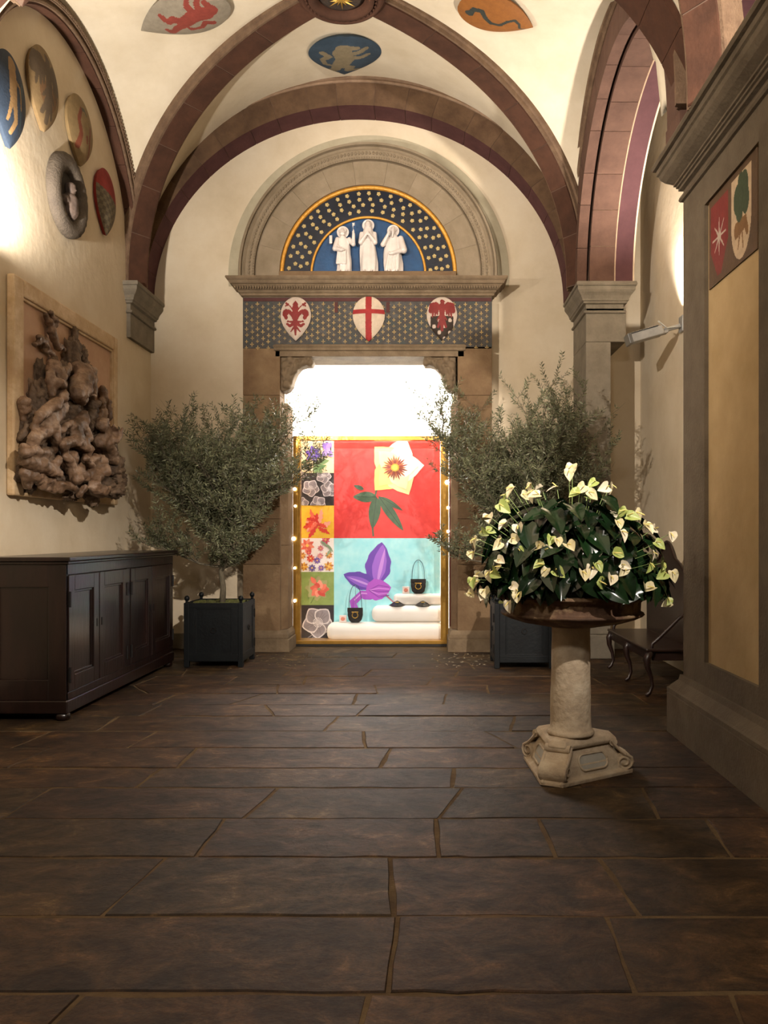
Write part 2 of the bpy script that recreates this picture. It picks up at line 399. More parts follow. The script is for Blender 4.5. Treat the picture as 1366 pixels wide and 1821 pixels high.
# far wall arch (in the XZ plane)
def ell_path(cx, cz, a, b, Y=None, X=None):
    def f(t):
        c, s = math.cos(t), math.sin(t); n = Vector((b * c, 0, a * s)).normalized()
        if X is None: return Vector((cx + a * c, Y, cz + b * s)), n, Vector((0, 1, 0))
        return Vector((X, cx + a * c, cz + b * s)), Vector((0, n.x, n.z)), Vector((1, 0, 0))
    return f
t3 = structure('trim_3', 'sandstone wall arch framing the far wall above the portal', 'arch')
AXC = -.905
pf = ell_path(AXC, ZI, 2.77, 2.49, Y=10.95)
sweep_blocks(pf, [(0, 0), (0, .39), (.3, .39), (.3, 0)], [1, 0, 0, 0], [arch_brown, purple], t3, 'arch_stone', 0, PI, 21, .0011, 4, .1, random.Random(3))
sweep_one(pf, [(.006, .006), (.006, .384), (.3, .384), (.3, .006)], rib_joint, t3, 'mortar_core', 0, PI, 80)
sweep_one(pf, [(.29, .3), (.29, -.02), (.31, -.035), (.335, -.02), (.345, -.05), (.37, -.06), (.385, -.05), (.385, .3)], mat('arch_moulding', '7a6350', '8f7862', .85, scale=8, bump=.4, bscale=70, spec=.2), t3, 'outer_moulding', .02, PI - .02, 90)
# left wall arch (YZ plane)
t4 = structure('trim_4', 'shallow sandstone wall arch on the left wall around the painted shields', 'arch')
pl = ell_path(8.6, ZI, 1.92, 1.98, X=LX)
sweep_blocks(pl, [(0, -.02), (0, .12), (.2, .12), (.2, -.02)], [0, 0, 0, 0], [rib_brown], t4, 'arch_stone', 0, PI, 13, .0012, 5, .1, random.Random(4))
sweep_one(pl, [(.02, .1), (.02, .145), (.04, .15), (.05, .125), (.075, .13), (.085, .16), (.13, .165), (.16, .13), (.2, .13), (.2, .1)], rib_edge, t4, 'edge_moulding', 0, PI, 90)
B = MB()
for k in range(150):
    a = PI * (k + .5) / 150; p, r, d = pl(a); q = p + r * .105 + d * .165; s_ = .011
    B.box(q.x - s_, q.x + s_, q.y - s_, q.y + s_, q.z - s_, q.z + s_)
tag(B.build('dentil_row', rib_edge, t4), kind='stuff')
# right arcade arch
t5 = structure('trim_5', 'broad pink sandstone arcade arch opening into the right side recess', 'arch')
pr = ell_path(8.42, ZI, 1.90, 1.72, X=1.87)
sweep_blocks(pr, [(.035, 0), (.035, .12), (.36, .12), (.36, 0)], [0, 0, 0, 0], [pink_stone], t5, 'face_stone', 0, PI, 13, .0016, 5, .1, random.Random(8))
sweep_one(pr, [(.075, .1), (.075, .17), (.4, .17), (.4, .1)], dark_gap, t5, 'recessed_joint', 0, PI, 70)
sweep_blocks(pr, [(0, .15), (0, .46), (.36, .46), (.36, .15)], [0, 0, 0, 0], [pink_stone], t5, 'soffit_stone', 0, PI, 13, .0016, 5, .1, random.Random(9))
sweep_one(pr, [(.008, .16), (.008, .45), (.3, .45), (.3, .16)], mortar, t5, 'mortar_core', 0, PI, 70)
sweep_one(pr, [(0, .462), (0, .68), (.4, .68), (.4, .462)], pink_purple, t5, 'painted_soffit', 0, PI, 80)
sweep_one(pr, [(.003, .45), (-.006, .455), (-.006, .466), (.003, .47)], mortar, t5, 'soffit_fillet', 0, PI, 80)
sweep_one(pr, [(0, .681), (0, .70), (.4, .70), (.4, .681)], mat('fillet_white', 'cdb79a', None, .8), t5, 'edge_fillet', 0, PI, 80)
sweep_one(pr, [(.35, .1), (.35, -.01), (.37, -.03), (.39, -.02), (.4, -.05), (.45, -.055), (.46, .1)], rib_edge, t5, 'edge_moulding', 0, PI, 80)
# spandrel masonry above arcade arch so that the recess is closed
def spandrel():
    mb = MB(); rows_in = []; rows_top = []
    for k in range(61):
        p, r, d = pr(PI * k / 60); q = p + r * .38
        rows_in.append((1.95, q.y, q.z)); rows_top.append((1.95, q.y, 8.2))
    mb.grid([rows_in, rows_top]); mb.grid([[(2.5, y, z) for x, y, z in rows_in], [(2.5, y, z) for x, y, z in rows_top]]); mb.grid([rows_in, [(2.5, y, z) for x, y, z in rows_in]])
    mb.build('spandrel_wall', plaster_vault, t5)
spandrel()
MB().box(1.87, 2.55, 6.16, 6.522, 4.485, 4.675).build('springer_stone', pink_stone, t5)
# near transverse arch
t6 = structure('trim_6', 'dark sandstone transverse arch springing from the right hand pier', 'arch')
pn = ell_path(XC, ZI2, 2.83, 2.02, Y=5.92)
sweep_blocks(pn, [(0, 0), (0, .46), (.42, .46), (.42, .2), (.05, .2), (.05, 0)], [0] * 6, [rib_brown], t6, 'arch_stone', 0, PI, 19, .0011, 4, .1, random.Random(6))
sweep_one(pn, [(.006, .01), (.006, .45), (.42, .45), (.42, .21), (.04, .21), (.04, .01)], rib_joint, t6, 'mortar_core', 0, PI, 60)
B = MB()
ri = []; ro = []
for k in range(61):
    p, r, d = pn(PI * k / 60); q = p + r * .38; ri.append((q.x, 6.2, q.z)); ro.append((q.x, 6.2, 8.2))
B.grid([ri, ro]); B.build('spandrel_wall', plaster_vault, t6)

# mouldings swept around rectangular corners
def impost(name, x0, x1, y0, y1, ztop, prof, m, parent, blk=0, sides=('l', 'f', 'r')):
    """prof: [(projection, z below top)], box x0..x1,y0..y1 ; front face is y0"""
    mb = MB(); rows = []
    for pj, dz in prof:
        L_ = x0 - (pj if 'l' in sides else 0); R_ = x1 + (pj if 'r' in sides else 0); F_ = y0 - (pj if 'f' in sides else 0); K_ = y1 + (pj if 'b' in sides else 0)
        rows.append([(L_, F_, ztop - dz), (R_, F_, ztop - dz), (R_, K_, ztop - dz), (L_, K_, ztop - dz)])
    mb.grid(rows, True, True); return mb.build(name, m, parent)
CAP = [(.0, -.0), (.13, 0), (.14, .03), (.135, .05), (.12, .055), (.12, .1), (.105, .125), (.075, .16), (.06, .19), (.055, .2), (.055, .215), (.045, .22), (.035, .23), (.035, .245), (.0, .255), (0, .33), (.022, .335), (.03, .35), (.022, .365), (0, .37)]
lc = tag(empty('corbel_capital'), 'grey stone corbel capital in the far left corner', 'capital')
impost('moulding', LX - .02, LX + .05, 10.42, FY - .002, ZI, CAP, serena, lc, sides=('r', 'f'))
MB().box(LX - .01, LX + .05, 10.42, FY - .002, 4.0, ZI - .37).build('corbel_block', serena, lc, bevel=.006)
lc2 = tag(empty('corbel_capital'), 'grey stone corbel capital on left wall nearer the camera', 'capital')
impost('moulding', LX - .02, LX + .05, 5.9, 6.5, ZI2, CAP, serena, lc2, sides=('r', 'f', 'b'))
MB().box(LX - .01, LX + .05, 5.9, 6.5, 3.8, ZI2 - .37).build('corbel_block', serena, lc2, bevel=.006)
pil = tag(empty('pilaster'), 'grey stone pilaster with moulded capital right of the portal', 'pilaster')
impost('capital', 2.0, 2.47, 10.45, FY - .002, ZI, CAP, serena, pil, sides=('l', 'f', 'r'))
MB().box(2.0, 2.5, 10.45, FY - .002, 3.95, ZI - .3).build('capital_block', serena, pil, bevel=.006)
z = 0.3
for k, z1 in enumerate((1.2, 2.05, 3.0, 3.947)):
    MB().box(2.0, 2.31, 10.45, FY - .002, z + .003, z1).build('shaft_stone', serena, pil, bevel=.005); z = z1
MB().box(1.96, 2.35, 10.40, FY - .002, 0, .3).build('base', serena, pil, bevel=.015)

# right-hand pier
pier = structure('wall_pier', 'massive grey stone pier in the right foreground with plaster panel', 'pier')
PX, PY0, PY1, PXB = 2.0, 4.4, 6.5, 2.85
RY0, RY1, RZ0, RZ1 = 5.03, 6.01, .63, 3.91      # recessed panel
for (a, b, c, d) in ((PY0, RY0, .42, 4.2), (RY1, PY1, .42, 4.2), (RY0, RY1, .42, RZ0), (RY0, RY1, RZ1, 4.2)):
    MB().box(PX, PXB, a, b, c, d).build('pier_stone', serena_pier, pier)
MB().box(PX + .03, PXB - .05, RY0 - .01, RY1 + .01, RZ0 - .01, RZ1 + .01).build('plaster_panel', plaster_warm, pier)
PC = [(0, -.0), (.19, 0), (.2, .025), (.19, .045), (.165, .05), (.165, .09), (.15, .1), (.14, .13), (.11, .165), (.075, .19), (.06, .2), (.06, .215), (.045, .22), (.045, .235), (.03, .24), (.03, .26), (0, .27), (0, .31), (.025, .315), (.03, .335), (.02, .35), (0, .355)]
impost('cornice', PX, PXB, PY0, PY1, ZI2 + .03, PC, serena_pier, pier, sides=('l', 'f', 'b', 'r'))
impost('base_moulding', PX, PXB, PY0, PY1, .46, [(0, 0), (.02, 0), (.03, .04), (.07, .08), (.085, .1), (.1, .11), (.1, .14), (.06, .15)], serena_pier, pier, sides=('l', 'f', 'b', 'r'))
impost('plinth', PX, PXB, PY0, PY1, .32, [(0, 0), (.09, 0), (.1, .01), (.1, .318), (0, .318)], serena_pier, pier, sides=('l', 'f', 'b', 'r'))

# ------------------------------------------------------------------ painted things
def stroke_hit(st, x, y):
    for pts, r0, r1 in st:
        n = len(pts)
        if n == 1:
            if (x - pts[0][0]) ** 2 + (y - pts[0][1]) ** 2 < r0 * r0: return True
            continue
        for i in range(n - 1):
            ax, ay = pts[i]; bx, by = pts[i + 1]; dx, dy = bx - ax, by - ay
            L2 = dx * dx + dy * dy or 1e-9
            t = max(0, min(1, ((x - ax) * dx + (y - ay) * dy) / L2))
            q = (i + t) / (n - 1); r = r0 + (r1 - r0) * q
            if (x - ax - dx * t) ** 2 + (y - ay - dy * t) ** 2 < r * r: return True
    return False
def mirror(st): return st + [([(-a, b) for a, b in pts], r0, r1) for pts, r0, r1 in st]
def pcol(h, rough=.7, v=.88):
    def sc(h, f): return ''.join('%02x' % max(0, min(255, int(int(h[i:i + 2], 16) * f))) for i in (0, 2, 4))
    return mat('paint_' + h, sc(h, v), h, rough, scale=14, bump=.15, bscale=50, spec=.3)
def shield_mesh(name, W, Hh, cols, fn, parent=None, bulge=.05, thick=.03, round_=False, nr=104, nc=72, rimcol=None, M=None):
    """almond shield in local xy (x right, y up, z out), origin at centre; fn(x,y)->material, x in -1..1, y 0 (top)..2Hh/W"""
    mb = MB(); rows = []
    def w(t):
        if round_: return math.sqrt(max(0, 1 - (2 * t - 1) ** 2))
        return rt((t - .42) / .42) if t < .42 else max(0, 1 - ((t - .42) / .58) ** 1.9)
    for i in range(nr + 1):
        t = .004 + .992 * (.5 - .5 * math.cos(PI * i / nr)); ww = w(t); r = []
        for j in range(nc + 1):
            s = -1 + 2 * j / nc
            r.append((s * ww * W / 2, Hh / 2 - t * Hh, thick + bulge * (1 - s * s) * math.sin(PI * t) ** .7))
        rows.append(r)
    ms = []
    for i in range(nr):
        for j in range(nc):
            a = rows[i][j]; b = rows[i + 1][j + 1]; x = (a[0] + b[0]) / W; y = (Hh / 2 - (a[1] + b[1]) / 2) / (W / 2)
            s = -1 + (2 * j + 1) / nc
            if rimcol is not None and (abs(s) > .93 or i < 2): ms.append(rimcol)
            else: ms.append(fn(x, y))
    mb.grid(rows, mi=ms)
    edge = [r[0] for r in rows] + [r[-1] for r in rows[::-1]]
    back = [(x * .93, y * .95, 0) for x, y, z_ in edge]
    mb.grid([edge, back], closed=True, mi=0 if rimcol is None else rimcol)
    o = mb.build(name, cols, parent, True, autosm=50)
    if M is not None: o.matrix_world = M
    return o
def frame_M(origin, right, up):
    right = Vector(right).normalized(); up = Vector(up); up = (up - right * up.dot(right)).normalized(); n = right.cross(up)
    return Matrix((( right.x, up.x, n.x, origin[0]), (right.y, up.y, n.y, origin[1]), (right.z, up.z, n.z, origin[2]), (0, 0, 0, 1)))

lion = [([(-.05, .75), (.02, 1.05), (-.08, 1.4)], .24, .2), ([(-.02, .55)], .2, 0), ([(.1, .5), (.28, .52)], .1, .08), ([(.05, .85), (.35, .72), (.5, .55)], .1, .06), ([(.1, 1.0), (.4, 1.0), (.55, .88)], .1, .06),
        ([(-.1, 1.45), (.15, 1.6), (.1, 1.8), (.35, 1.85)], .14, .07), ([(-.15, 1.45), (-.2, 1.75), (-.35, 2.0), (-.15, 2.05)], .14, .06), ([(-.15, 1.5), (-.45, 1.45), (-.5, 1.15), (-.35, .95), (-.5, .8)], .05, .09)]
eagle = mirror([([(0, .62), (.0, 1.25)], .2, .17), ([(.1, .8), (.4, .5), (.68, .55), (.72, .95)], .15, .16), ([(.55, .7), (.62, 1.35)], .14, .04), ([(.42, .8), (.45, 1.3)], .13, .04), ([(.3, .85), (.3, 1.2)], .1, .04), ([(.1, 1.25), (.3, 1.55)], .06, .05), ([(.0, 1.3), (.25, 2.0)], .12, .08)]) + [([(0, .3), (.05, .5)], .12, .12), ([(.08, .28), (.22, .36)], .06, .02), ([(0, 1.4), (0, 2.2)], .14, .1)]
lily = mirror([([(.0, 1.6), (.18, 1.25), (.4, 1.0), (.6, .95), (.75, 1.15), (.6, 1.4)], .12, .12), ([(.62, 1.05)], .22, 0), ([(.05, 1.1), (.3, .7), (.5, .5)], .035, .035), ([(.52, .52)], .1, 0), ([(.62, .42)], .07, 0), ([(.64, .6)], .06, 0), ([(.1, 1.8), (.35, 1.95), (.55, 1.8)], .12, .07), ([(.05, 1.7), (.5, 1.65)], .06, .06), ([(.05, 2.0), (.3, 2.3)], .08, .04)]) + [([(0, .45), (0, .8)], .1, .24), ([(0, .3), (0, .5)], .03, .18), ([(0, .8), (0, 1.6)], .22, .1), ([(0, 1.5), (0, 2.5)], .16, .06)]
RED, CREAM, GOLDP, BLUE, BLK = 'a8312f', 'e0d2bd', 'c79a4a', '35506b', '2c211b'
# portal shields
yf = 11.045
def pshield(px, py0, py1, wpx, name, label, cols, fn):
    c = P(px, (py0 + py1) / 2, yf - .0); M = frame_M((c.x, yf, c.z), (1, 0, 0), (0, 0, 1))
    k = yf / FPX
    o = shield_mesh(name, wpx * k, (py1 - py0) * k, cols, fn, None, .05, .02, M=M)
    return tag(o, label, 'coat of arms')
pshield(526.5, 529, 607, 54, 'carved_shield', 'oval white shield with red lily on the portal frieze, left', [pcol('bfae9e'), pcol('7d2a27')], lambda x, y: 1 if stroke_hit(lily, x, y) else 0)
pshield(656, 528, 608, 57, 'carved_shield', 'oval white shield with plain red cross on the portal frieze', [pcol('c8b69f'), pcol('982a28')], lambda x, y: 1 if abs(x) < .19 or abs(y - .98) < .15 else 0)
pshield(786, 529, 606, 54, 'carved_shield', 'oval shield with crowned red eagle on the portal frieze, right', [pcol('bfae9e'), pcol('7b2d2a'), pcol('33281f')], lambda x, y: 1 if stroke_hit(eagle, x, y) else (2 if y > 1.3 and abs(x) < .75 - .0 * y and math.sin(x * 9) * math.cos(y * 8) > -.5 else 0))
# left wall shields: (Ycentre, width, ztop, ztip)
def wshield(yc, w, zt, zb_, name, label, cols, fn, rim=None, bulge=.06):
    M = frame_M((LX + .005, yc, (zt + zb_) / 2), (0, 1, 0), (0, 0, 1))
    return tag(shield_mesh(name, w, zt - zb_, cols, fn, None, bulge, .04, M=M, rimcol=rim), label, 'coat of arms')
wshield(7.40, .60, 5.80, 4.95, 'painted_shield', 'blue almond shield with long gold figure, at left photo edge', [pcol('2f3c4c'), pcol('9c7c52'), pcol('45585c')], lambda x, y: 1 if stroke_hit([([(-.1, .5), (-.15, 1.3)], .2, .2), ([(-.05, .35)], .2, 0), ([(-.1, 1.4), (.05, 2.0), (-.15, 2.4)], .14, .07), ([(-.2, 1.4), (-.35, 2.1)], .1, .05), ([(.0, .8), (.3, .9), (.35, 1.5)], .06, .05)], x, y) else (2 if stroke_hit([([(.5, .7), (.3, 1.5), (.4, 2.2)], .05, .03)], x, y) else 0))
wshield(8.07, .64, 6.22, 5.42, 'painted_shield', 'ochre almond shield with dark spread eagle, highest on left wall', [pcol('836d4b'), pcol('5a4c3a'), pcol('75583c')], lambda x, y: 1 if stroke_hit(eagle, x * .95 + .05, y) else (2 if y > 1.1 and stroke_hit([([(0, 1.3)], .55, 0)], x, y) else 0))
wshield(8.92, .66, 6.20, 5.46, 'painted_shield', 'ochre almond shield with red strokes, right of the dark eagle shield', [pcol('8a7450'), pcol('7d4430'), pcol('5c5a48')], lambda x, y: 1 if stroke_hit([([(-.25, .5), (-.45, .9), (-.3, 1.3), (-.4, 1.7)], .07, .12), ([(.45, .8), (.35, 1.2), (.45, 1.8)], .06, .07), ([(.1, 1.25), (.12, 1.4)], .07, .06)], x, y) else (2 if stroke_hit([([(-.25, .5), (.0, .42), (.15, .55)], .06, .04)], x, y) else 0))
wshield(9.64, .60, 5.74, 4.98, 'painted_shield', 'almond shield half red and half grey, lowest on left wall', [pcol('8c302a'), pcol('756a54'), pcol('5d5342')], lambda x, y: 0 if y < 1.02 + .18 * x else (1 if (int((x + 2) * 5) + int(y * 7)) % 2 else 2))
# stone wreath medallion
med = tag(empty('stone_medallion', M=frame_M((LX + .005, 8.62, 5.03), (0, 1, 0), (0, 0, 1))), 'round grey stone wreath medallion framing a dark bust on left wall', 'medallion')
B = MB(); B.lathe([(.42, 0), (.42, .05), (.40, .08), (.35, .1), (.29, .095), (.25, .07), (.23, .03), (.23, 0)], 56, caps=False, fn=lambda r, z_, a: r + .008 * math.sin(a * 24) * (z_ > .05)); B.build('wreath_ring', mat('medallion_stone', '4d443a', '5f5548', .85, scale=8, bump=.5, bscale=40), med, True)
B = MB(); B.lathe([(.001, .02), (.23, .02), (.23, 0), (.001, 0)], 40); B.build('backing', mat('medallion_dark', '2b2622', '3b332b', .8, scale=9), med)
B = MB(); B.cap((0, .08, .06), .06, (0, .05, .06), .055); B.cap((0, .03, .05), .035, (0, -.03, .05), .045); B.cap((-.1, -.08, .04), .06, (.1, -.08, .04), .06); B.cap((0, -.06, .05), .09, (0, -.16, .04), .1); B.cap((.0, .07, .1), .012, (0, .055, .118), .01)
B.build('bust', mat('bust_stone', '4a3f38', '6e5d52', .7, scale=8, bump=.4), med, remesh=.009)
# vault shields
def vault_hit(px, py):
    d = Vector(((px - CX) / FPX, 1, (CY - py) / FPX)); y = 5.0
    while y < 11:
        p = Vector((0, 0, CAMZ)) + d * y
        if p.z > vault_z(p.x, p.y): return p
        y += .01
    return Vector((0, 0, CAMZ)) + d * 9
def vshield(cp, tip, top, ratio, label, cols, fn, rim=None):
    c = vault_hit(*cp); e = .05
    n = Vector(((vault_z(c.x + e, c.y) - vault_z(c.x - e, c.y)) / (2 * e), (vault_z(c.x, c.y + e) - vault_z(c.x, c.y - e)) / (2 * e), -1)).normalized()
    def onpl(px, py):
        d = Vector(((px - CX) / FPX, 1, (CY - py) / FPX)); o = Vector((0, 0, CAMZ)); return o + d * ((c - o).dot(n) / d.dot(n))
    a, b = onpl(*tip), onpl(*top); up = (b - a); L_ = up.length; up.normalize(); right = up.cross(n)
    M = frame_M((a + b) / 2 + n * .02, right, up)
    return tag(shield_mesh('painted_shield', L_ * ratio, L_, cols, fn, None, .05, .03, M=M, rimcol=rim), label, 'coat of arms')
dragon = [(p, a, b) for p, a, b in lion]
vshield((322, 18), (249, 46), (402, -8), .72, 'white almond shield with red beast on vault, left of the boss', [pcol('948b7a'), pcol('8f4238')], lambda x, y: 1 if stroke_hit(lion, -x * .8, y) else 0)
vshield((885, 22), (950, 40), (817, -2), .78, 'orange almond shield with blue serpent on vault, right of the boss', [pcol('955f2c'), pcol('363c38')], lambda x, y: 1 if stroke_hit([([(-.1, .45), (.15, .5), (.2, .75), (-.05, .95), (-.25, 1.2), (-.2, 1.5), (.1, 1.65), (.25, 1.85), (.1, 2.05), (-.15, 2.15), (-.2, 2.35)], .1, .03), ([(-.15, .42)], .14, 0)], x, y) else 0)
vshield((613, 92), (612, 125), (614, 56), .84, 'blue almond shield with pale gold lion below the vault boss', [pcol('36495a'), pcol('857a62')], lambda x, y: 1 if stroke_hit(lion, x * .85 + .02, y * .95) else 0)
# near bay red shield
M = frame_M((1.62, 4.95, 5.17), (.5, 1, 0), (.55, -.2, -.8))
o = shield_mesh('painted_shield', .3, .4, [pcol('8a3020'), pcol('3a2a20')], lambda x, y: 0, None, .04, .02, M=frame_M((1.66, 5.05, 5.28), (0, -1, 0), (-.7, 0, .7)))
tag(o, 'small red almond shield on the dark vault above the pier cornice', 'coat of arms')

# painted panel on the pier
M = frame_M((PX + .026, (5.10 + 5.97) / 2, 3.6), (0, -1, 0), (0, 0, 1))
def painted_panel():
    W_, H_ = .87, .62; nx, ny = 120, 90; mb = MB(); rows = [[(-W_ / 2 + W_ * i / nx, H_ / 2 - H_ * j / ny, .006) for i in range(nx + 1)] for j in range(ny + 1)]; ms = []
    for j in range(ny):
        for i in range(nx):
            x = -W_ / 2 + W_ * (i + .5) / nx; y = -H_ / 2 + H_ * (ny - j - .5) / ny; m_ = 0
            # red field with white eight-pointed star
            x1, y1 = (x + .23) / .17, (y + .0) / .24
            if abs(x1) < 1 and -1 - .1 < y1 < 1.05 and (y1 > -.3 or abs(x1) < 1.25 + y1 * .95):
                m_ = 1; r = math.hypot(x1 * .17, y1 * .24); a = math.atan2(y1 * .24, x1 * .17) % (PI / 4); a = min(a, PI / 4 - a)
                if r < .13 and a * r < .011 * (1 - r / .15) + .002: m_ = 2
            x2, y2 = (x - .17) / .17, y / .27
            if abs(x2) < 1 and y2 < 1 and (y2 > -.1 or abs(x2) < rt((y2 + .1) / .95)) and y2 > -1.05:
                m_ = 3
                if stroke_hit([([(-.4, .42)], .36, 0), ([(.3, .55)], .42, 0), ([(-.15, .25)], .4, 0), ([(.45, .25)], .34, 0), ([(-.05, .72)], .3, 0)], x2, y2): m_ = 4
                elif stroke_hit([([(.05, .1), (.05, -.3)], .09, .13), ([(-.5, -.3), (.4, -.25), (.6, -.5)], .2, .12), ([(-.1, -.4), (-.3, -.75)], .06, .04), ([(.1, -.4), (.2, -.8)], .06, .04)], x2, y2): m_ = 5
            ms.append(m_)
    mb.grid(rows, mi=ms); mb.grid([[( W_ / 2 * a, H_ / 2 * b, .006) for a, b in ((-1, -1), (1, -1), (1, 1), (-1, 1))], [(W_ / 2 * a, H_ / 2 * b, 0) for a, b in ((-1, -1), (1, -1), (1, 1), (-1, 1))]], True)
    o = mb.build('painted_fresco', [pcol('5c4630'), pcol('7c2c28'), pcol('b8a794'), pcol('c3a988'), pcol('3e4a32'), pcol('7d5a33')]); o.matrix_world = M
    # right axis points to the camera, so far end (left in the photo) is local -x
    tag(o, 'dark painted panel on the pier with red star field and tree shield', 'painting')
painted_panel()
# ------------------------------------------------------------------ portal (door_1)
KP = 11.05 / FPX
def PXp(x): return (x - CX) * KP
def PZp(y): return CAMZ + (CY - y) * KP
door = structure('door_1', 'tall carved stone portal with painted frieze around the lit shop window', 'portal')
JY = 11.05
for sgn, x0, x1 in ((-1, PXp(432), PXp(498)), (1, PXp(814), PXp(875))):
    z = .22
    for z1 in (1.15, 1.75, 2.62, 3.38, 4.0):
        MB().box(x0, x1, JY, FY + .32, z + .003, z1).build('jamb_stone', jamb_stone, door, bevel=.006); z = z1
    # inner splayed reveal
    xi = x1 if sgn < 0 else x0; xo = xi + (-sgn) * .075
    z = .28
    for z1 in (1.4, 2.3, 3.3):
        mb = MB(); mb.add([(xi, JY + .06, z + .003), (xo, JY + .2, z + .003), (xo, FY + .3, z + .003), (xi, FY + .3, z + .003), (xi, JY + .06, z1), (xo, JY + .2, z1), (xo, FY + .3, z1), (xi, FY + .3, z1)], [(0, 1, 5, 4), (1, 2, 6, 5), (2, 3, 7, 6), (3, 0, 4, 7), (4, 5, 6, 7), (0, 3, 2, 1)])
        mb.build('reveal_stone', jamb_stone, door, bevel=.004); z = z1
    # base block with moulding
    xa, xb = min(x0, xi - sgn * .09 if sgn > 0 else x0), max(x1, xi + .09 if sgn < 0 else x1)
    xa, xb = (x0, x1 + .1) if sgn < 0 else (x0 - .1, x1)
    impost('base_block', xa + .02, xb - .02, JY + .0, FY + .28, .22, [(0, -.06), (.008, -.05), (.03, -.01), (.035, .03), (.03, .05), (.045, .06), (.05, .218), (0, .218)], serena_dk, door, sides=('l', 'f', 'r'))
# lintel / frieze
fx0, fx1 = PXp(432), PXp(875)
frz_m = mat('frieze_blue', '37403f', '4a4a48', .8, scale=10, bump=.3, bscale=50, c3='3f3a36')
fr = MB().box(fx0, fx1, JY - .0, FY + .3, 4.02, PZp(529)).build('painted_frieze', frz_m, door)
MB().box(fx0, PXp(490), JY, FY + .3, 4.0, 4.02).build('frieze_end', frz_m, door)
MB().box(fx0 + .01, fx1 - .01, JY - .008, JY + .02, PZp(536), PZp(530)).build('painted_red_band', pcol('4c2622'), door)
for px in (598, 690): MB().box(PXp(px - 3), PXp(px + 3), JY - .007, JY + .01, PZp(556), PZp(537)).build('red_tab', pcol('4c2622'), door)
impost('lintel_moulding', PXp(490), PXp(825), JY - .0, FY + .28, 4.045, [(0, -.01), (.02, 0), (.035, .02), (.02, .04), (.02, .07), (.0, .08), (0, .15)], serena_dk, door, sides=('l', 'f', 'r'))
B = MB(); rf = random.Random(2)
def fleur(mb, x, z_, s, y):
    def q(pts): mb.add([(x + a * s, y, z_ + b * s) for a, b in pts], [tuple(range(len(pts)))])
    q([(-.12, .3), (0, .62), (.12, .3), (.08, -.1), (-.08, -.1)]); q([(-.1, -.12), (.1, -.12), (.05, -.5), (-.05, -.5)])
    for e in (-1, 1): q([(e * .1, -.05), (e * .32, .12), (e * .46, .05), (e * .38, -.12), (e * .14, -.14)])
i = 0
x = fx0 + .05
while x < fx1 - .03:
    for r in range(8):
        z_ = PZp(541) - .082 * r - (.041 if i % 2 else 0)
        if z_ < 4.07 and not (x < PXp(486) and z_ > 4.0) and not (x > PXp(828) and z_ > 4.0): continue
        fleur(B, x + rf.uniform(-.004, .004), z_ + rf.uniform(-.004, .004), .05 * rf.uniform(.85, 1.2), JY - .0035)
    i += 1; x += .072
tag(B.build('gilded_lily', mat('faded_gold', '6e5c36', 'b0924f', .55, .1, scale=9), door), kind='stuff')
# cornice
impost('cornice', fx0 + .02, fx1 - .02, JY + .03, FY, PZp(497), [(0, 0), (.21, 0), (.215, .02), (.2, .04), (.185, .05), (.17, .075), (.165, .085), (.145, .09), (.12, .12), (.105, .14), (.1, .15), (.08, .155), (.07, .175), (.05, .19), (.045, .215), (.025, .22), (0, .24)], serena_dk, door, sides=('l', 'f', 'r'))
B = MB(); x = fx0 - .08
while x < fx1 + .08: B.ell((x, JY - .095, PZp(497) - .125), (.013, .016, .026), 6, 5); x += .034
tag(B.build('carved_leaf_band', serena_dk, door, True), kind='stuff')
# archivolt above
LC = Vector((PXp(653.3), 0, 5.045)); RYP = 11.22
MB().box(PXp(494), PXp(812), RYP - .1, FY, PZp(497) + .002, 5.045).build('sill_block', jamb_stone, door, bevel=.006)
pa = lambda t: (Vector((LC.x, RYP, LC.z)) + Vector((math.cos(t), 0, math.sin(t))) * 1.0, Vector((math.cos(t), 0, math.sin(t))), Vector((0, 1, 0)))
def ring(name, prof, m, sub=90, t0=-.075, parent=door, smooth=False):
    return sweep_one(pa, [(r - 1, d) for r, d in prof], m, parent, name, t0, PI - t0, sub, smooth)
sweep_blocks(pa, [(.19, .0), (.19, .12), (.53, .12), (.53, .03), (.5, .0), (.4, -.0), (.3, .012)], [0] * 7, [ring_stone], door, 'archivolt_stone', -.03, PI + .03, 11, .0008, 8, .1, random.Random(12))
ring('outer_moulding', [(.74 + .9, .12), (.74 + .9, -.05), (.765 + .9, -.07), (.785 + .9, -.05), (.79 + .9, -.085), (.815 + .9, -.095), (.83 + .9, -.06), (.83 + .9, .12)], ring_stone)
ring('egg_band', [(1.525, .12), (1.525, -.02), (1.55, -.035), (1.62, -.05), (1.642, -.045), (1.642, .12)], ring_stone)
B = MB()
for k in range(108):
    a = -.03 + (PI + .06) * k / 107; B.ell((LC.x + 1.59 * math.cos(a), RYP - .045, LC.z + 1.59 * math.sin(a)), (.016, .016, .022), 6, 5)
for k in range(150):
    a = -.03 + (PI + .06) * k / 149; B.ell((LC.x + 1.54 * math.cos(a), RYP - .028, LC.z + 1.54 * math.sin(a)), (.01, .012, .01), 5, 4)
tag(B.build('egg_carving', ring_stone, door, True), kind='stuff')
ring('painted_halo', [(1.735, .12), (1.735, .112), (1.9, .112), (1.9, .12)], plaster_grey)
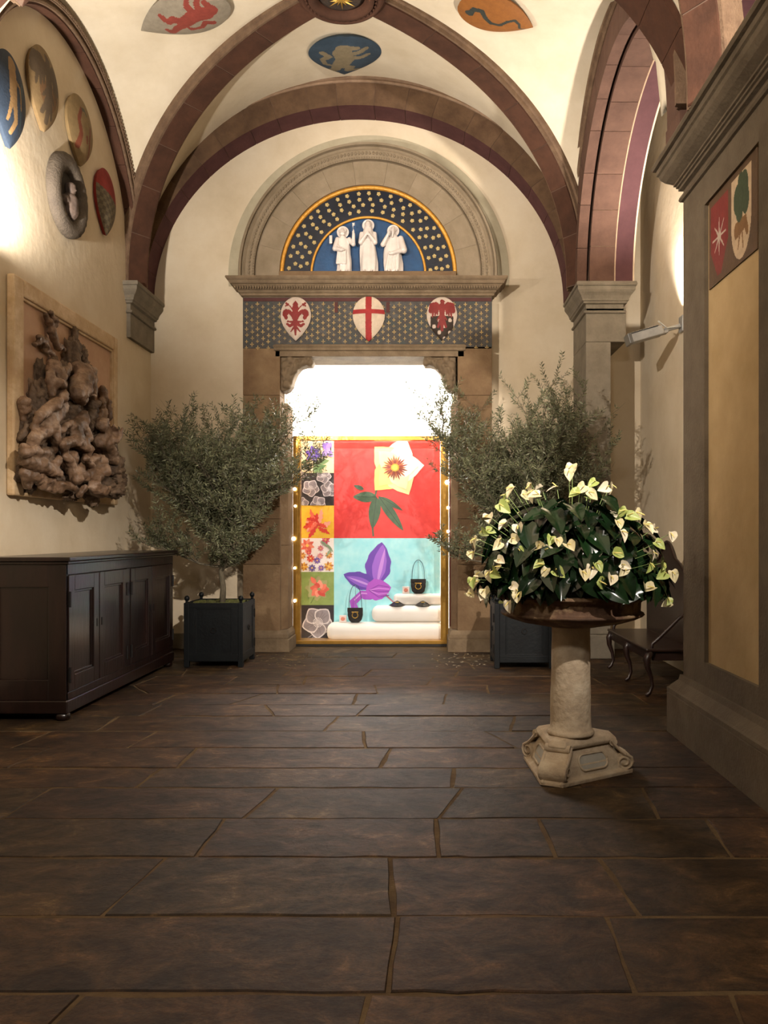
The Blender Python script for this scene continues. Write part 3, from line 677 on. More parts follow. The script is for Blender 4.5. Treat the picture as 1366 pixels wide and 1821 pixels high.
# corbels carved as acanthus brackets
def corbel(sgn, xin):
    mb = MB(); T = Matrix.Translation((xin, 0, 0))
    out = [(0, 3.99), (.36, 3.99), (.37, 3.93), (.42, 3.90), (.435, 3.84), (.41, 3.79), (.34, 3.79), (.27, 3.77), (.21, 3.70), (.17, 3.60), (.15, 3.52), (.1, 3.46), (.04, 3.44), (0, 3.46)]
    poly = [(xin + sgn * a, b) for a, b in out]
    R_ = Matrix(((1, 0, 0, 0), (0, 0, -1, 0), (0, 1, 0, 0), (0, 0, 0, 1)))
    if sgn < 0: poly = poly[::-1]
    mb.prism(poly, -(JY + .3), -(JY + .05), R_)
    for (a, b, r) in ((.37, 3.86, .06), (.3, 3.83, .055), (.4, 3.82, .045), (.22, 3.8, .06), (.15, 3.72, .06), (.1, 3.62, .055), (.08, 3.53, .05), (.06, 3.78, .06), (.05, 3.68, .045), (.13, 3.86, .05), (.2, 3.72, .04), (.12, 3.5, .03)):
        mb.ell((xin + sgn * a, JY + .05, b), (r, .05, r * 1.1), 10, 7)
    for k in range(5):
        mb.cap((xin + sgn * (.05 + .07 * k), JY + .03, 3.6 + .05 * k), .02, (xin + sgn * (.1 + .07 * k), JY - .0, 3.74 + .03 * k), .026)
    mb.build('carved_corbel', serena_dk, door, remesh=.011)
    MB().box(min(xin, xin + sgn * .37), max(xin, xin + sgn * .37), JY + .01, FY, 3.925, 3.985).build('corbel_abacus', serena_dk, door, bevel=.006)
corbel(1, PXp(497)); corbel(-1, PXp(811))

# ------------------------------------------------------------------ glazed lunette
lun = tag(empty('glazed_lunette', (LC.x, RYP + .05, LC.z)), 'blue and gold glazed half round relief with three white saints over portal', 'relief')
def half(mb, r0, r1, y, n=48, yb=.08):
    rows = [[((r0) * math.cos(PI * k / n), y, r0 * math.sin(PI * k / n)), (r1 * math.cos(PI * k / n), y, r1 * math.sin(PI * k / n)), (r1 * math.cos(PI * k / n), yb, r1 * math.sin(PI * k / n)), (r0 * math.cos(PI * k / n), yb, r0 * math.sin(PI * k / n))] for k in range(n + 1)]
    mb.grid(rows, True, True)
blue_dk = mat('glaze_dark_blue', '0b1019', '131d2e', .3, scale=6, bump=.1, coat=.6)
blue_lt = mat('glaze_blue', '17385c', '204a72', .3, scale=5, bump=.1, coat=.5)
white_g = mat('glaze_white', 'c4bab2', 'd8cfc6', .32, scale=6, coat=.4)
gold_g = mat('gold_border', 'b07b28', 'd49a3d', .4, .35, scale=20, bump=.3, bscale=80)
B = MB(); half(B, .78, 1.14, .0); B.build('star_band', blue_dk, lun)
B = MB(); half(B, .01, .76, .02); B.build('blue_ground', blue_lt, lun)
for nm, r, rr in (('outer_gold_border', 1.165, .03), ('inner_gold_border', .765, .018)):
    mb = MB(); mb.tube([(r * math.cos(PI * k / 60), -.005, r * math.sin(PI * k / 60)) for k in range(61)], rr, 8); mb.build(nm, gold_g, lun, True)
fm = MB(); fm.ell((0, 0, 0), (.009, .008, .009), 7, 5)
for k in range(5):
    a = 2 * PI * k / 5; fm.ell((.013 * math.cos(a), .003, .013 * math.sin(a)), (.011, .006, .011), 7, 4)
f0 = fm.build('glazed_flower', mat('flower_cream', '9a8450', 'c0ab74', .4, scale=30), lun, True)
first = True; rr_ = random.Random(1)
for i_, (r, n) in enumerate(((.835, 17), (.915, 20), (.99, 21), (1.07, 23))):
    for k in range(n):
        a = PI * (k + (.5 if i_ % 2 else .25) + rr_.uniform(-.12, .12)) / n
        a = max(.045, min(PI - .045, a))
        o = f0 if first else f0.copy()
        if not first: COL.objects.link(o)
        first = False
        o.location = (r * math.cos(a), -.006, r * math.sin(a) + .02); o.rotation_euler = (0, rr_.uniform(0, 6), 0); o.scale = (1.25, 1.25, 1.25)
def saint(x, zh, kind):
    """robed relief figure: x centre, zh height of the crown"""
    mb = MB(); hs = zh / .66; R = random.Random(kind * 11)
    hd = .052 * hs
    zc = zh - .058 * hs
    n = 40; rows = []
    wid = {0: (.125, .115, .10, .115, .12), 1: (.12, .125, .115, .10, .07), 2: (.14, .15, .14, .12, .075)}[kind]
    for i in range(25):
        t = i / 24; z_ = .0 + t * (zc - .045 * hs)
        kx = t * 4; j = min(3, int(kx)); w = wid[j] * (1 - (kx - j)) + wid[j + 1] * (kx - j)
        if kind == 0 and t > .72: w = .12 - (t - .72) * .18
        if t > .9: w *= 1 - (t - .9) * 5.5
        lean = .012 * math.sin(t * 5 + kind)
        row = []
        for k in range(n):
            a = 2 * PI * k / n
            fold = 1 + .055 * math.sin(a * 9 + 2 * math.sin(t * 4 + kind) + kind) * (1 - t) + .03 * math.sin(a * 5 - t * 9 + kind * 2) * (1 - t * .7)
            row.append((x + lean + w * hs * .92 * fold * math.cos(a), -.03 + .085 * hs * fold * math.sin(a) * (1 - .25 * t), z_))
        rows.append(row)
    mb.grid(rows, True, True)
    hx = x + (-.01 if kind == 0 else .0)
    mb.ell((hx, -.075, zc), (.036 * hs, .04 * hs, .05 * hs), 16, 12)            # head
    mb.cap((hx, -.05, zc - .09 * hs), .03 * hs, (hx, -.06, zc - .03 * hs), .024 * hs)
    mb.cap((hx, -.113 * 1.0, zc + .006), .006, (hx, -.12, zc - .012), .007)      # nose
    for e in (-1, 1):
        mb.ell((hx + e * .014, -.11, zc + .006), .006, 8, 6); mb.ell((hx + e * .034, -.075, zc), (.006, .012, .014), 8, 6)
    mb.ell((hx, -.11, zc - .024), (.011, .006, .004), 8, 5)
    if kind == 1:   # veil
        mb.ell((hx, -.055, zc + .008), (.047 * hs, .042 * hs, .058 * hs), 14, 10); mb.cap((hx, -.04, zc - .03), .052 * hs, (hx, -.04, zc - .13 * hs), .085 * hs)
    elif kind == 0:   # curly hair and beard
        for k in range(12):
            a = PI * k / 11; mb.ell((hx + .037 * math.cos(a), -.07, zc + .012 + .037 * math.sin(a)), .015, 7, 5)
        for k in range(6): mb.ell((hx + .02 * math.cos(PI * k / 5), -.1, zc - .034 - .012 * math.sin(PI * k / 5)), .013, 7, 5)
    else:
        for k in range(9): a = PI * k / 8; mb.ell((hx + .038 * math.cos(a), -.065, zc + .012 + .036 * math.sin(a)), .015, 7, 5)
        mb.cap((hx, -.105, zc - .035), .022, (hx - .01, -.11, zc - .1), .012)
    def hand(p, d, s=1):
        p = Vector(p); d = Vector(d).normalized(); side = d.cross(Vector((0, 1, 0))).normalized()
        mb.cap(p, .014 * s, p + d * .02 * s, .013 * s)
        for k in range(4): q = p + side * (k - 1.5) * .0085 * s; mb.cap(q + d * .02 * s, .0055 * s, q + d * (.05 - .006 * abs(k - 1.5)) * s, .0045 * s, 6)
        mb.cap(p + side * .014 * s, .006 * s, p + side * .022 * s + d * .025 * s, .005 * s, 6)
    sh = zc - .115 * hs
    if kind == 1:    # praying hands
        for e in (-1, 1):
            mb.cap((x + e * .085, -.06, sh), .036, (x + e * .095, -.1, sh - .12), .034); mb.cap((x + e * .095, -.1, sh - .12), .034, (x + e * .016, -.155, sh - .03), .02)
            hand((x + e * .009, -.16, sh - .025), (-e * .1, 0, 1), .9)
    elif kind == 0:  # raised key, the other hand on a book
        mb.cap((x + .08, -.06, sh), .038, (x + .135, -.1, sh - .07), .032); mb.cap((x + .135, -.1, sh - .07), .032, (x + .14, -.12, sh + .06), .02)
        hand((x + .14, -.12, sh + .07), (0, 0, 1), .9)
        mb.cap((x + .14, -.13, sh + .1), .006, (x + .125, -.13, sh + .2), .006, 6)
        for dz in (.17, .195): mb.cap((x + .127, -.13, sh + dz), .006, (x + .155, -.13, sh + dz + .004), .008, 6)
        mb.cap((x - .08, -.06, sh), .038, (x - .11, -.1, sh - .13), .036); mb.cap((x - .11, -.1, sh - .13), .036, (x - .02, -.14, sh - .16), .024); hand((x - .02, -.145, sh - .16), (1, 0, .1), .9)
        mb.box(x - .19, x - .15, -.07, -.03, sh - .05, sh + .06)
        for k in range(4): mb.cap((x - .06 + k * .03, -.1, sh - .1 - .02 * k), .014, (x - .08 + .035 * k, -.1, .12), .02)
    else:            # left hand to the ear, right hand gathering the cloak
        mb.cap((x - .09, -.06, sh), .038, (x - .135, -.1, sh - .09), .034); mb.cap((x - .135, -.1, sh - .09), .034, (x - .065, -.13, sh + .035), .022); hand((x - .062, -.135, sh + .04), (.3, 0, 1), .9)
        mb.cap((x + .1, -.06, sh), .042, (x + .14, -.09, sh - .16), .05); mb.cap((x + .14, -.09, sh - .16), .045, (x - .01, -.145, sh - .22), .024); hand((x - .01, -.15, sh - .22), (-1, 0, -.1), .9)
        for k in range(4): mb.cap((x - .05 + k * .04, -.11, sh - .2), .016, (x - .09 + .05 * k, -.1, .03), .022)
    for e in (-1, 1): mb.cap((x + e * .04, -.1, .014), .018, (x + e * .05, -.14, .012), .016)
    fo = mb.build('saint_figure', white_g, lun, remesh=.0065)
    h = MB(); h.lathe([(.001, 0), (.078, 0), (.082, -.008), (.078, -.014), (.07, -.008), (.001, -.006)], 32)
    for i_, v in enumerate(h.v): h.v[i_] = (v[0] + hx, v[2] - .035, v[1] + zc + .004)
    h.build('halo', white_g, fo, True)
saint(-.33, .60, 0)
saint(.0, .70, 1); saint(.335, .62, 2)

# ------------------------------------------------------------------ shop window (window_1)
win = structure('window_1', 'bright shop display window with brass frame behind glass', 'window')
white = mat('shop_white', 'f2efe8', None, .8)
brass = mat('brass', 'b98c3e', 'd1a454', .28, .9, scale=6, bump=.05)
redwood = mat('mahogany', '4a1c16', '62281f', .35, scale=3, stretch=(1, 1, .2), coat=.3)
sh = MB()
sh.box(-2.6, -2.5, 11.66, 13.4, 0, 4.3); sh.box(1.0, 1.1, 11.66, 13.4, 0, 4.3); sh.box(-2.6, 1.1, 13.3, 13.4, 0, 4.3); sh.box(-2.6, 1.1, 11.66, 13.4, 4.25, 4.35)
sh.build('shop_lining', white, win)
MB().box(-2.6, 1.1, 11.6, 13.4, -.1, .03).build('shop_floor', white, win)
ky = 11.62
def kx(x): return (x - CX) * ky / FPX
def kz(y): return CAMZ + (CY - y) * ky / FPX
# brass frame
for a, b in ((521, 534), (784, 798)):
    mb = MB(); mb.box(kx(a), kx(b), ky, ky + .12, .06, kz(783)); mb.box(kx(a) + .02, kx(b) - .03, ky - .012, ky + .01, .06, kz(783)); mb.build('brass_post', brass, win, bevel=.004)
mb = MB(); mb.box(kx(521), kx(798), ky, ky + .12, kz(783), kz(775)); mb.build('brass_rail', brass, win, bevel=.004)
MB().box(kx(512), kx(806), ky - .02, ky + .3, .03, .075).build('brass_sill', brass, win, bevel=.004)
MB().box(kx(510), kx(806), ky - .05, ky - .0, 0, .03).build('threshold_strip', mat('black_metal', '17120f', None, .5), win)
for a, b in ((508.5, 519), (799, 805)):
    MB().box(kx(a), kx(b), ky, ky + .1, .03, kz(775)).build('mahogany_post', redwood, win, bevel=.004)
MB().box(OX0 - .08, OX1 + .1, FY + .3, FY + .5, 4.04, 4.3).build('head_board', serena_dk, win)
for xx in (kx(504.5), kx(806.5)):
    MB().box(xx - .012, xx + .012, ky + .0, ky + .03, .1, 3.45).build('light_strip', mat('light_strip', 'e8fbff', None, .5, emit=3.5), win)
    s_ = -1 if xx < -1 else 1
    MB().box(xx - s_ * .014 - .011, xx - s_ * .014 + .011, ky - .01, ky + .05, .06, 3.9).build('steel_edge', mat('steel', '8fa3a8', None, .3, .8), win)
gl = bpy.data.materials.new('window_glass'); gl.use_nodes = True
nt = gl.node_tree; nt.nodes.clear(); ou = nt.nodes.new('ShaderNodeOutputMaterial'); mx = nt.nodes.new('ShaderNodeMixShader'); tr = nt.nodes.new('ShaderNodeBsdfTransparent'); gs = nt.nodes.new('ShaderNodeBsdfGlossy'); gs.inputs['Roughness'].default_value = .02
fr_ = nt.nodes.new('ShaderNodeFresnel'); fr_.inputs[0].default_value = 1.45
nt.links.new(fr_.outputs[0], mx.inputs[0]); nt.links.new(tr.outputs[0], mx.inputs[1]); nt.links.new(gs.outputs[0], mx.inputs[2]); nt.links.new(mx.outputs[0], ou.inputs[0])
MB().box(kx(534), kx(784), ky + .05, ky + .058, .08, kz(783)).build('glass_pane', gl, win)
MB().box(kx(509), kx(806), ky + .05, ky + .058, kz(775) + .001, 4.03).build('upper_glass_pane', gl, win)
# small lamps on the brass posts
bulb_m = mat('lamp_glow', 'fff2dc', None, .5, emit=14)
lamps = [(525, 870, .022, 'uppermost'), (526, 900, .017, 'second from top'), (523, 958, .027, 'middle'), (525, 1010, .017, 'fourth from top'), (525, 1068, .02, 'lowest')]
lampsr = [(795, 858, .03, 'big and uppermost'), (797, 903, .02, 'middle'), (797, 945, .02, 'lowest')]
for side, ls in (('left', lamps), ('right', lampsr)):
    for px, py, r, w_ in ls:
        e = tag(empty('spot_lamp', (kx(px), ky - .012, kz(py))), 'tiny glowing lamp on the %s brass window post, %s' % (side, w_), 'lamp', 'small lamps on the window posts')
        B = MB(); B.ell((0, -.03, 0), r, 12, 8); B.build('bulb', bulb_m, e, True)
        B = MB(); B.tube([(0, 0, 0), (0, -.02, 0)], r * .7, 10); B.build('socket', brass, e, True)

# display board with printed flower panels
AY = 12.05
ka = AY / FPX
def ax(x): return (x - CX) * ka
def az(y): return CAMZ + (CY - y) * ka
board = tag(empty('display_board', (0, AY, 0)), 'large printed board of red, blue and small flower panels in the window', 'display board')
class Tile:
    def __init__(s, x0, y0, x1, y1, base):
        s.x0, s.x1, s.y0, s.y1 = ax(x0), ax(x1), az(y1), az(y0); s.mb = MB(); s.mats = [base]; s.k = 0
        s.mb.box(s.x0, s.x1, .0, .03, s.y0, s.y1); s.w = s.x1 - s.x0; s.h = s.y1 - s.y0
    def mi(s, m):
        if m not in s.mats: s.mats.append(m)
        return s.mats.index(m)
    def poly(s, pts, m):       # pts in 0..1 (y down), clipped to tile by clamping
        s.k += 1; y = -.0006 - .00035 * s.k
        s.mb.add([(s.x0 + max(0, min(1, a)) * s.w, y, s.y1 - max(0, min(1, b)) * s.h) for a, b in pts], [tuple(range(len(pts)))], s.mi(m))
    def petal(s, cx, cy, ang, L_, W_, m, tip=1.0, wav=0, asp=None, ph=0):
        asp = s.w / s.h if asp is None else asp; pts = []
        n = 14; ca, sa = math.cos(ang), math.sin(ang)
        for sd in (1, -1):
            for k in range(n + 1):
                t = k / n if sd > 0 else 1 - k / n
                w = W_ * (math.sin(PI * t ** (.8 if tip <= 1 else .66)) ** (.75 if tip <= 1 else 1.0)) * (1 if tip else 1) * .5 * (1 + wav * math.sin(t * 22 + sd + ph))
                x_, y_ = t * L_, sd * w
                pts.append((cx + x_ * ca - y_ * sa, cy + (x_ * sa + y_ * ca) * asp))
        s.poly(pts, m)
    def line(s, pts, w, m):
        asp = s.w / s.h; L_ = []; R_ = []
        for i, (a, b) in enumerate(pts):
            p, q = pts[max(0, i - 1)], pts[min(len(pts) - 1, i + 1)]; dx, dy = q[0] - p[0], (q[1] - p[1]) / asp; l = math.hypot(dx, dy) or 1
            L_.append((a - dy / l * w / 2, b + dx / l * w / 2 * asp)); R_.append((a + dy / l * w / 2, b - dx / l * w / 2 * asp))
        s.poly(L_ + R_[::-1], m)
    def disc(s, cx, cy, r, m, n=16): s.poly([(cx + r * math.cos(2 * PI * k / n), cy + r * math.sin(2 * PI * k / n) * s.w / s.h) for k in range(n)], m)
    def done(s, name): return s.mb.build(name, s.mats, board)
def ink(h, h2=None): return mat('ink_' + h + (h2 or ''), h, h2, .45, scale=6) if h2 else mat('ink_' + h, h, None, .45)
# 1 violet campanulas on cream
t = Tile(535, 783, 594, 841, ink('e9cfa2', 'f2dcb4'))
t.line([(.38, 1), (.4, .6), (.35, .4)], .03, ink('7c8a4a')); t.line([(.4, .7), (.7, .55), (.8, .35)], .025, ink('7c8a4a'))
for a in (.1, 2.7, 3.6): t.petal(.45, .72, a * .5 - .3, .42, .16, ink('6e8a58'))
t.petal(.4, .9, -.35, .4, .14, ink('587a48')); t.petal(.15, .6, 2.4, .2, .08, ink('587a48'))
for k in range(6): t.petal(.38, .42, k * PI / 3 + .3, .26, .15, ink('5a3f9e') if k % 2 else ink('6e55b4'))
t.disc(.38, .42, .06, ink('a08ac8'))
for a in (-2.1, -1.6, -1.1, 2.2, .9): t.petal(.8, .3, a, .26, .17, ink('8a6cc4') if a < -1.3 else ink('9e84d2'))
t.done('flower_panel')
def bw_flower(t, cx, cy, r, ph, n=5, seed=0):
    for k in range(n):
        a = ph + 2 * PI * k / n
        t.petal(cx, cy, a, r, r * 1.05, ink('d8d0d0'), wav=.04)
        t.petal(cx + math.cos(a) * r * .06, cy + math.sin(a) * r * .06, a, r * .86, r * .88, ink('7c7376', '9a9194'))
        for j in (-1, 0, 1): t.line([(cx, cy), (cx + math.cos(a + j * .25) * r * .7, cy + math.sin(a + j * .25) * r * .7)], r * .02, ink('6a6266'))
    for k in range(18):
        a = 2 * PI * k / 18; t.line([(cx, cy), (cx + math.cos(a) * r * .28, cy + math.sin(a) * r * .28)], r * .035, ink('d8d0d0')); t.disc(cx + math.cos(a) * r * .28, cy + math.sin(a) * r * .28, r * .03, ink('ece6e4'), 6)
    t.disc(cx, cy, r * .11, ink('c8c0c0'))
t = Tile(535, 841, 594, 899, ink('262022', '30282a'))
for cx, cy, r, ph in ((.3, .47, .27, .2), (.85, .5, .26, .9), (.7, .1, .24, .1), (.55, .95, .25, .5), (.08, .95, .2, 1), (.05, .08, .16, 0)): bw_flower(t, cx, cy, r, ph)
t.done('flower_panel')
# 3 red parrot tulip on yellow
t = Tile(535, 899, 594, 957, ink('e8ac1e', 'f0c63c'))
R3 = random.Random(4)
for k in range(26):
    a = -PI / 2 + R3.uniform(-2.6, 2.6); t.petal(.5 + R3.uniform(-.12, .12), .55 + R3.uniform(-.1, .15), a, R3.uniform(.22, .42) * (1 if abs(a + PI / 2) > 1 else 1.1), R3.uniform(.09, .17), ink(('c9281c', 'd8402a', 'e86a50', 'f0a088')[k % 4 if k > 8 else k % 2]), wav=.3, ph=k)
t.done('flower_panel')
# 4 many small flowers on white
t = Tile(535, 957, 594, 1017, ink('f2eae4'))
for (cx, cy, r, c, c2) in ((.2, .22, .22, 'd8604a', 'e88a70'), (.75, .05, .14, 'c8485a', 'd8788a'), (.6, .3, .1, 'd06a78', 'd88a90'), (.85, .5, .12, 'e0a050', 'b87838'), (.05, .52, .12, 'e0a050', 'b87838'), (.3, .6, .13, 'c83a30', 'e06a50'), (.5, .66, .11, '6a4a9a', '8a6ab8'), (.1, .84, .14, 'e0a838', 'a86828'), (.85, .83, .15, 'e8b048', 'b87030'), (.35, .88, .12, '7a68a8', '5a4a80'), (.62, .88, .1, 'a078c0', '8058a0'), (.25, .42, .09, 'd85a60', 'c04050'), (.6, .52, .1, 'd87a88', 'e8a0a0')):
    for k in range(8): t.petal(cx, cy, k * PI / 4 + cx * 9, r, r * .5, ink(c) if k % 2 else ink(c2), wav=.15)
    t.disc(cx, cy, r * .22, ink('f0c060'))
for a, x_, y_ in ((.7, .62, .08), (.9, .8, .18), (2.2, .95, .3)): t.petal(x_, y_, a, .3, .07, ink('8aa080'))
t.done('flower_panel')
# 5 coral peony on green
t = Tile(535, 1017, 594, 1076, ink('7f9448', '94a85c'))
t.line([(.3, .95), (.5, .6)], .02, ink('5c7038'))
for k in range(8): t.petal(.5, .5, k * .8, .38, .25, ink('a0a468', 'a8a070'), wav=.2)
for k in range(20):
    a = k * 2.4; r = .26 - .008 * k; t.petal(.55 + .05 * math.cos(a), .52 + .04 * math.sin(a), a, r, r * .7, ink(('d8604a', 'e87a60', 'f09a80', 'd04a3c')[k % 4]), wav=.2, ph=k)
t.petal(.45, .35, -2.2, .25, .14, ink('e07058'), wav=.2)
t.done('flower_panel')
t = Tile(535, 1076, 594, 1135, ink('262022', '30282a'))
t.line([(.2, 1), (.5, .8)], .03, ink('8a8084')); t.line([(.35, 1), (.5, .75)], .02, ink('8a8084'))
bw_flower(t, .52, .52, .5, .35); t.done('flower_panel')
# big red panel
t = Tile(594, 783, 783, 957, ink('d22c2a', 'e2403a'))
t.line([(.37, .98), (.36, .85), (.38, .6), (.42, .42), (.45, .36)], .016, ink('4d5a40'))
for (x_, y_, a, l, w) in ((.4, .58, 3.15, .22, .1), (.4, .58, 1.7, .3, .11), (.42, .57, .95, .4, .09), (.44, .58, .55, .24, .05), (.28, .5, 3.5, .1, .04)):
    t.petal(x_, y_, a, l, w, ink('33503a', '4a6848'), asp=None); t.line([(x_, y_), (x_ + .9 * l * math.cos(a), y_ + .9 * l * math.sin(a) * t.w / t.h)], .005, ink('2a4030'))
FCX, FCY = .575, .28
for k, (a, l, c) in enumerate(((-1.25, .29, 'f6ead0'), (-2.35, .26, 'f0dc8c'), (2.3, .27, 'ecd070'), (1.1, .27, 'f2e0a0'), (-.08, .26, 'f6e8d8'))):
    t.petal(FCX, FCY, a, l * 1.06, .27, ink(c), tip=2, wav=.03, ph=k)
for k, (a, l, c) in enumerate(((-1.25, .25, 'faf0e0'), (-2.35, .22, 'f4e4a0'), (2.3, .23, 'f0d880'), (1.1, .23, 'f6e8b8'), (-.08, .22, 'faf0e6'))):
    t.petal(FCX, FCY, a, l, .19, ink(c), tip=2, wav=.03, ph=k)
for k in range(26):
    a = 2 * PI * k / 26; t.petal(FCX + .03 * math.cos(a), FCY + .03 * math.sin(a), a, .095 if k % 2 else .075, .016, ink('8a3a2a') if k % 3 else ink('b06030'))
for k in range(12):
    a = 2 * PI * k / 12; t.disc(FCX + .03 * math.cos(a), FCY + .03 * math.sin(a), .011, ink('d8a838'), 8)
t.disc(FCX, FCY, .026, ink('e8c858')); t.done('red_flower_panel')
# blue panel with purple clematis
t = Tile(594, 957, 783, 1135, ink('8fdce6', 'b4ecf0'))
t.line([(.45, .5), (.5, .58), (.6, .68)], .014, ink('c07a8a'))
VX, VY = .36, .44
t.petal(VX + .03, VY + .02, -1.42, .4, .24, ink('6a3fb0'), wav=.05); t.petal(VX + .04, VY, -1.4, .36, .13, ink('9a62d0'), wav=.03); t.petal(VX + .05, VY, -1.35, .33, .035, ink('c48ae0'))
t.petal(VX + .03, VY + .04, 3.5, .32, .16, ink('5f3ba8'), wav=.06); t.petal(VX, VY + .04, 3.5, .26, .08, ink('8a58c8')); t.petal(VX, VY + .04, 3.5, .24, .02, ink('c090e0'))
t.petal(VX + .08, VY + .06, 2.62, .2, .11, ink('a04cc0'), wav=.05)
t.line([(VX + .05, VY + .13), (VX - .1, VY + .12), (VX - .18, VY + .2), (VX - .16, VY + .28)], .07, ink('a850c4'))
t.line([(VX + .05, VY + .12), (VX - .1, VY + .11), (VX - .17, VY + .18)], .012, ink('d89ae4'))
t.petal(VX - .06, VY + .09, -.15, .24, .2, ink('b052c8'), wav=.04)
for k in range(5): t.line([(VX - .03, VY + .08), (VX + .06, VY + .03 + .03 * k), (VX + .16, VY + .05 + .02 * k)], .008, ink('d890e8') if k % 2 else ink('8838a8'))
t.done('blue_flower_panel')
MB().box(ax(535), ax(783), .03, .06, .035, az(783)).build('backing_board', white, board)

# white upholstered display steps
pad = mat('white_padding', 'e8e2d8', 'efeae2', .6, scale=3)
def step(x0, x1, y0, y1, z0, z1, label):
    mb = MB(); mb.box(x0, x1, y0, y1, z0, z1); o = mb.build('display_step', pad, None, True); b = o.modifiers.new('bevel', 'BEVEL'); b.width = (z1 - z0) * .42; b.segments = 6
    return tag(o, label, 'display step', 'padded steps in the shop window')
s1y = 11.75
def wp(x, Y): return (x - CX) * Y / FPX
def wz(y, Y): return CAMZ + (CY - y) * Y / FPX
step(wp(580, s1y), wp(793, s1y), 11.745, 12.04, .032, wz(1108, 11.75), 'low wide white padded step at the bottom of window')
step(wp(661, 11.85), wp(794, 11.85), 11.80, 12.04, wz(1108, 11.75) + .002, wz(1078, 11.8), 'middle white padded step carrying the black shoes')
step(wp(700, 11.95), wp(795, 11.95), 11.92, 12.04, wz(1078, 11.8) + .004, wz(1056, 11.93), 'small top white padded step under the higher handbag')
leather = mat('black_leather', '14110f', '1e1a18', .35, scale=20, bump=.1)
def handbag(loc, label, s=1, ht=.27):
    e = tag(empty('handbag', loc), label, 'handbag', 'black handbags in the shop window')
    w = .1 * s
    body = MB(); out = [(-w, .19 * s), (w, .19 * s), (w * 1.02, .1 * s), (w * .85, .03 * s), (w * .5, 0), (-w * .5, 0), (-w * .85, .03 * s), (-w * 1.02, .1 * s)]
    R_ = Matrix(((1, 0, 0, 0), (0, 0, -1, 0), (0, 1, 0, 0), (0, 0, 0, 1)))
    body.prism(out, -.035, .035, R_); body.build('body', leather, e, bevel=.012)
    f = MB(); f.prism([(-w * 1.04, .2 * s), (w * 1.04, .2 * s), (w * 1.04, .15 * s), (w * .7, .07 * s), (-w * .7, .07 * s), (-w * 1.04, .15 * s)], .036, .044, R_); f.build('flap', leather, e, bevel=.003)
    g = MB(); g.tube([(.038 * s * math.cos(a), -.052, .1 * s + .038 * s * math.sin(a)) for a in [PI * .72 + (PI * 1.56) * k / 20 for k in range(21)]], .006 * s, 6)
    g.tube([(-.045 * s, -.052, .142 * s), (.045 * s, -.052, .142 * s)], .006 * s, 6)
    for q in (-1, 1): g.tube([(q * .028 * s, -.052, .128 * s), (q * .028 * s, -.052, .142 * s)], .005 * s, 6)
    g.build('gold_clasp', gold, e, True)
    st = MB(); st.tube([(w * .85 * math.cos(PI * k / 20), 0, .19 * s + ht * math.sin(PI * k / 20) ** .8) for k in range(21)], .005, 6); st.build('strap', mat('strap_blue', '28445a', None, .4), e, True)
    p = MB(); p.tube([(0, .02, .19 * s), (0, .02, .19 * s + ht)], .003, 5); p.build('stand_rod', mat('steel', '8fa3a8', None, .3, .8), e)
    for q in e.children: pass
    return e
handbag((wp(632, 11.84), 11.84, wz(1108, 11.75) + .001), 'black handbag with gold clasp on the low step at left', 1.05, .33)
handbag((wp(744, 11.98), 11.98, wz(1056, 11.93) + .001), 'black handbag with gold clasp on the top step at right', 1.05, .28)
def card(loc, label):
    e = tag(empty('picture_card', loc), label, 'card', 'small rose cards beside the handbags'); MB().box(-.05, .05, -.012, .012, 0, .1).build('card', ink('f4e4dc'), e, bevel=.003)
    t = MB()
    for k in range(9):
        a = k * 2.4; t.ell((.016 * math.cos(a), -.014 - .0005 * k, .05 + .016 * math.sin(a)), (.016, .0015, .013), 8, 4)
    t.build('printed_rose', ink('e8927a'), e)
card((wp(610, 11.84), 11.84, wz(1108, 11.75)+.001), 'small pale card with pink rose beside the lower handbag')
card((wp(722, 11.98), 11.98, wz(1056, 11.93)+.001), 'small pale card with pink rose beside the higher handbag')
for px, w_ in ((706, 'left'), (752, 'right')):
    e = tag(empty('pointed_shoe', (wp(px, 11.855), 11.855, wz(1078, 11.8) + .001)), 'black pointed flat shoe on the middle step, %s one of pair' % w_, 'shoe', 'black pointed shoes in the shop window')
    rows = []
    for k in range(11):
        t_ = k / 10; y = -.07 + .12 * t_; w = .115 * (t_ ** .55) + .004; h = .008 + .062 * t_ ** 1.3
        rows.append([(w * math.cos(a), y, .001 + max(0, h * (1 - abs(math.cos(a)) ** 1.2))) for a in [PI * j / 12 for j in range(13)]])
    B = MB(); B.grid(rows); B.add([rows[-1][j] for j in range(13)], [tuple(range(13))]); B.build('upper', leather, e, True)
    B = MB(); B.cap((-.02, -.01, .05), .006, (.02, -.01, .05), .006); B.build('gold_clasp', gold, e, True)
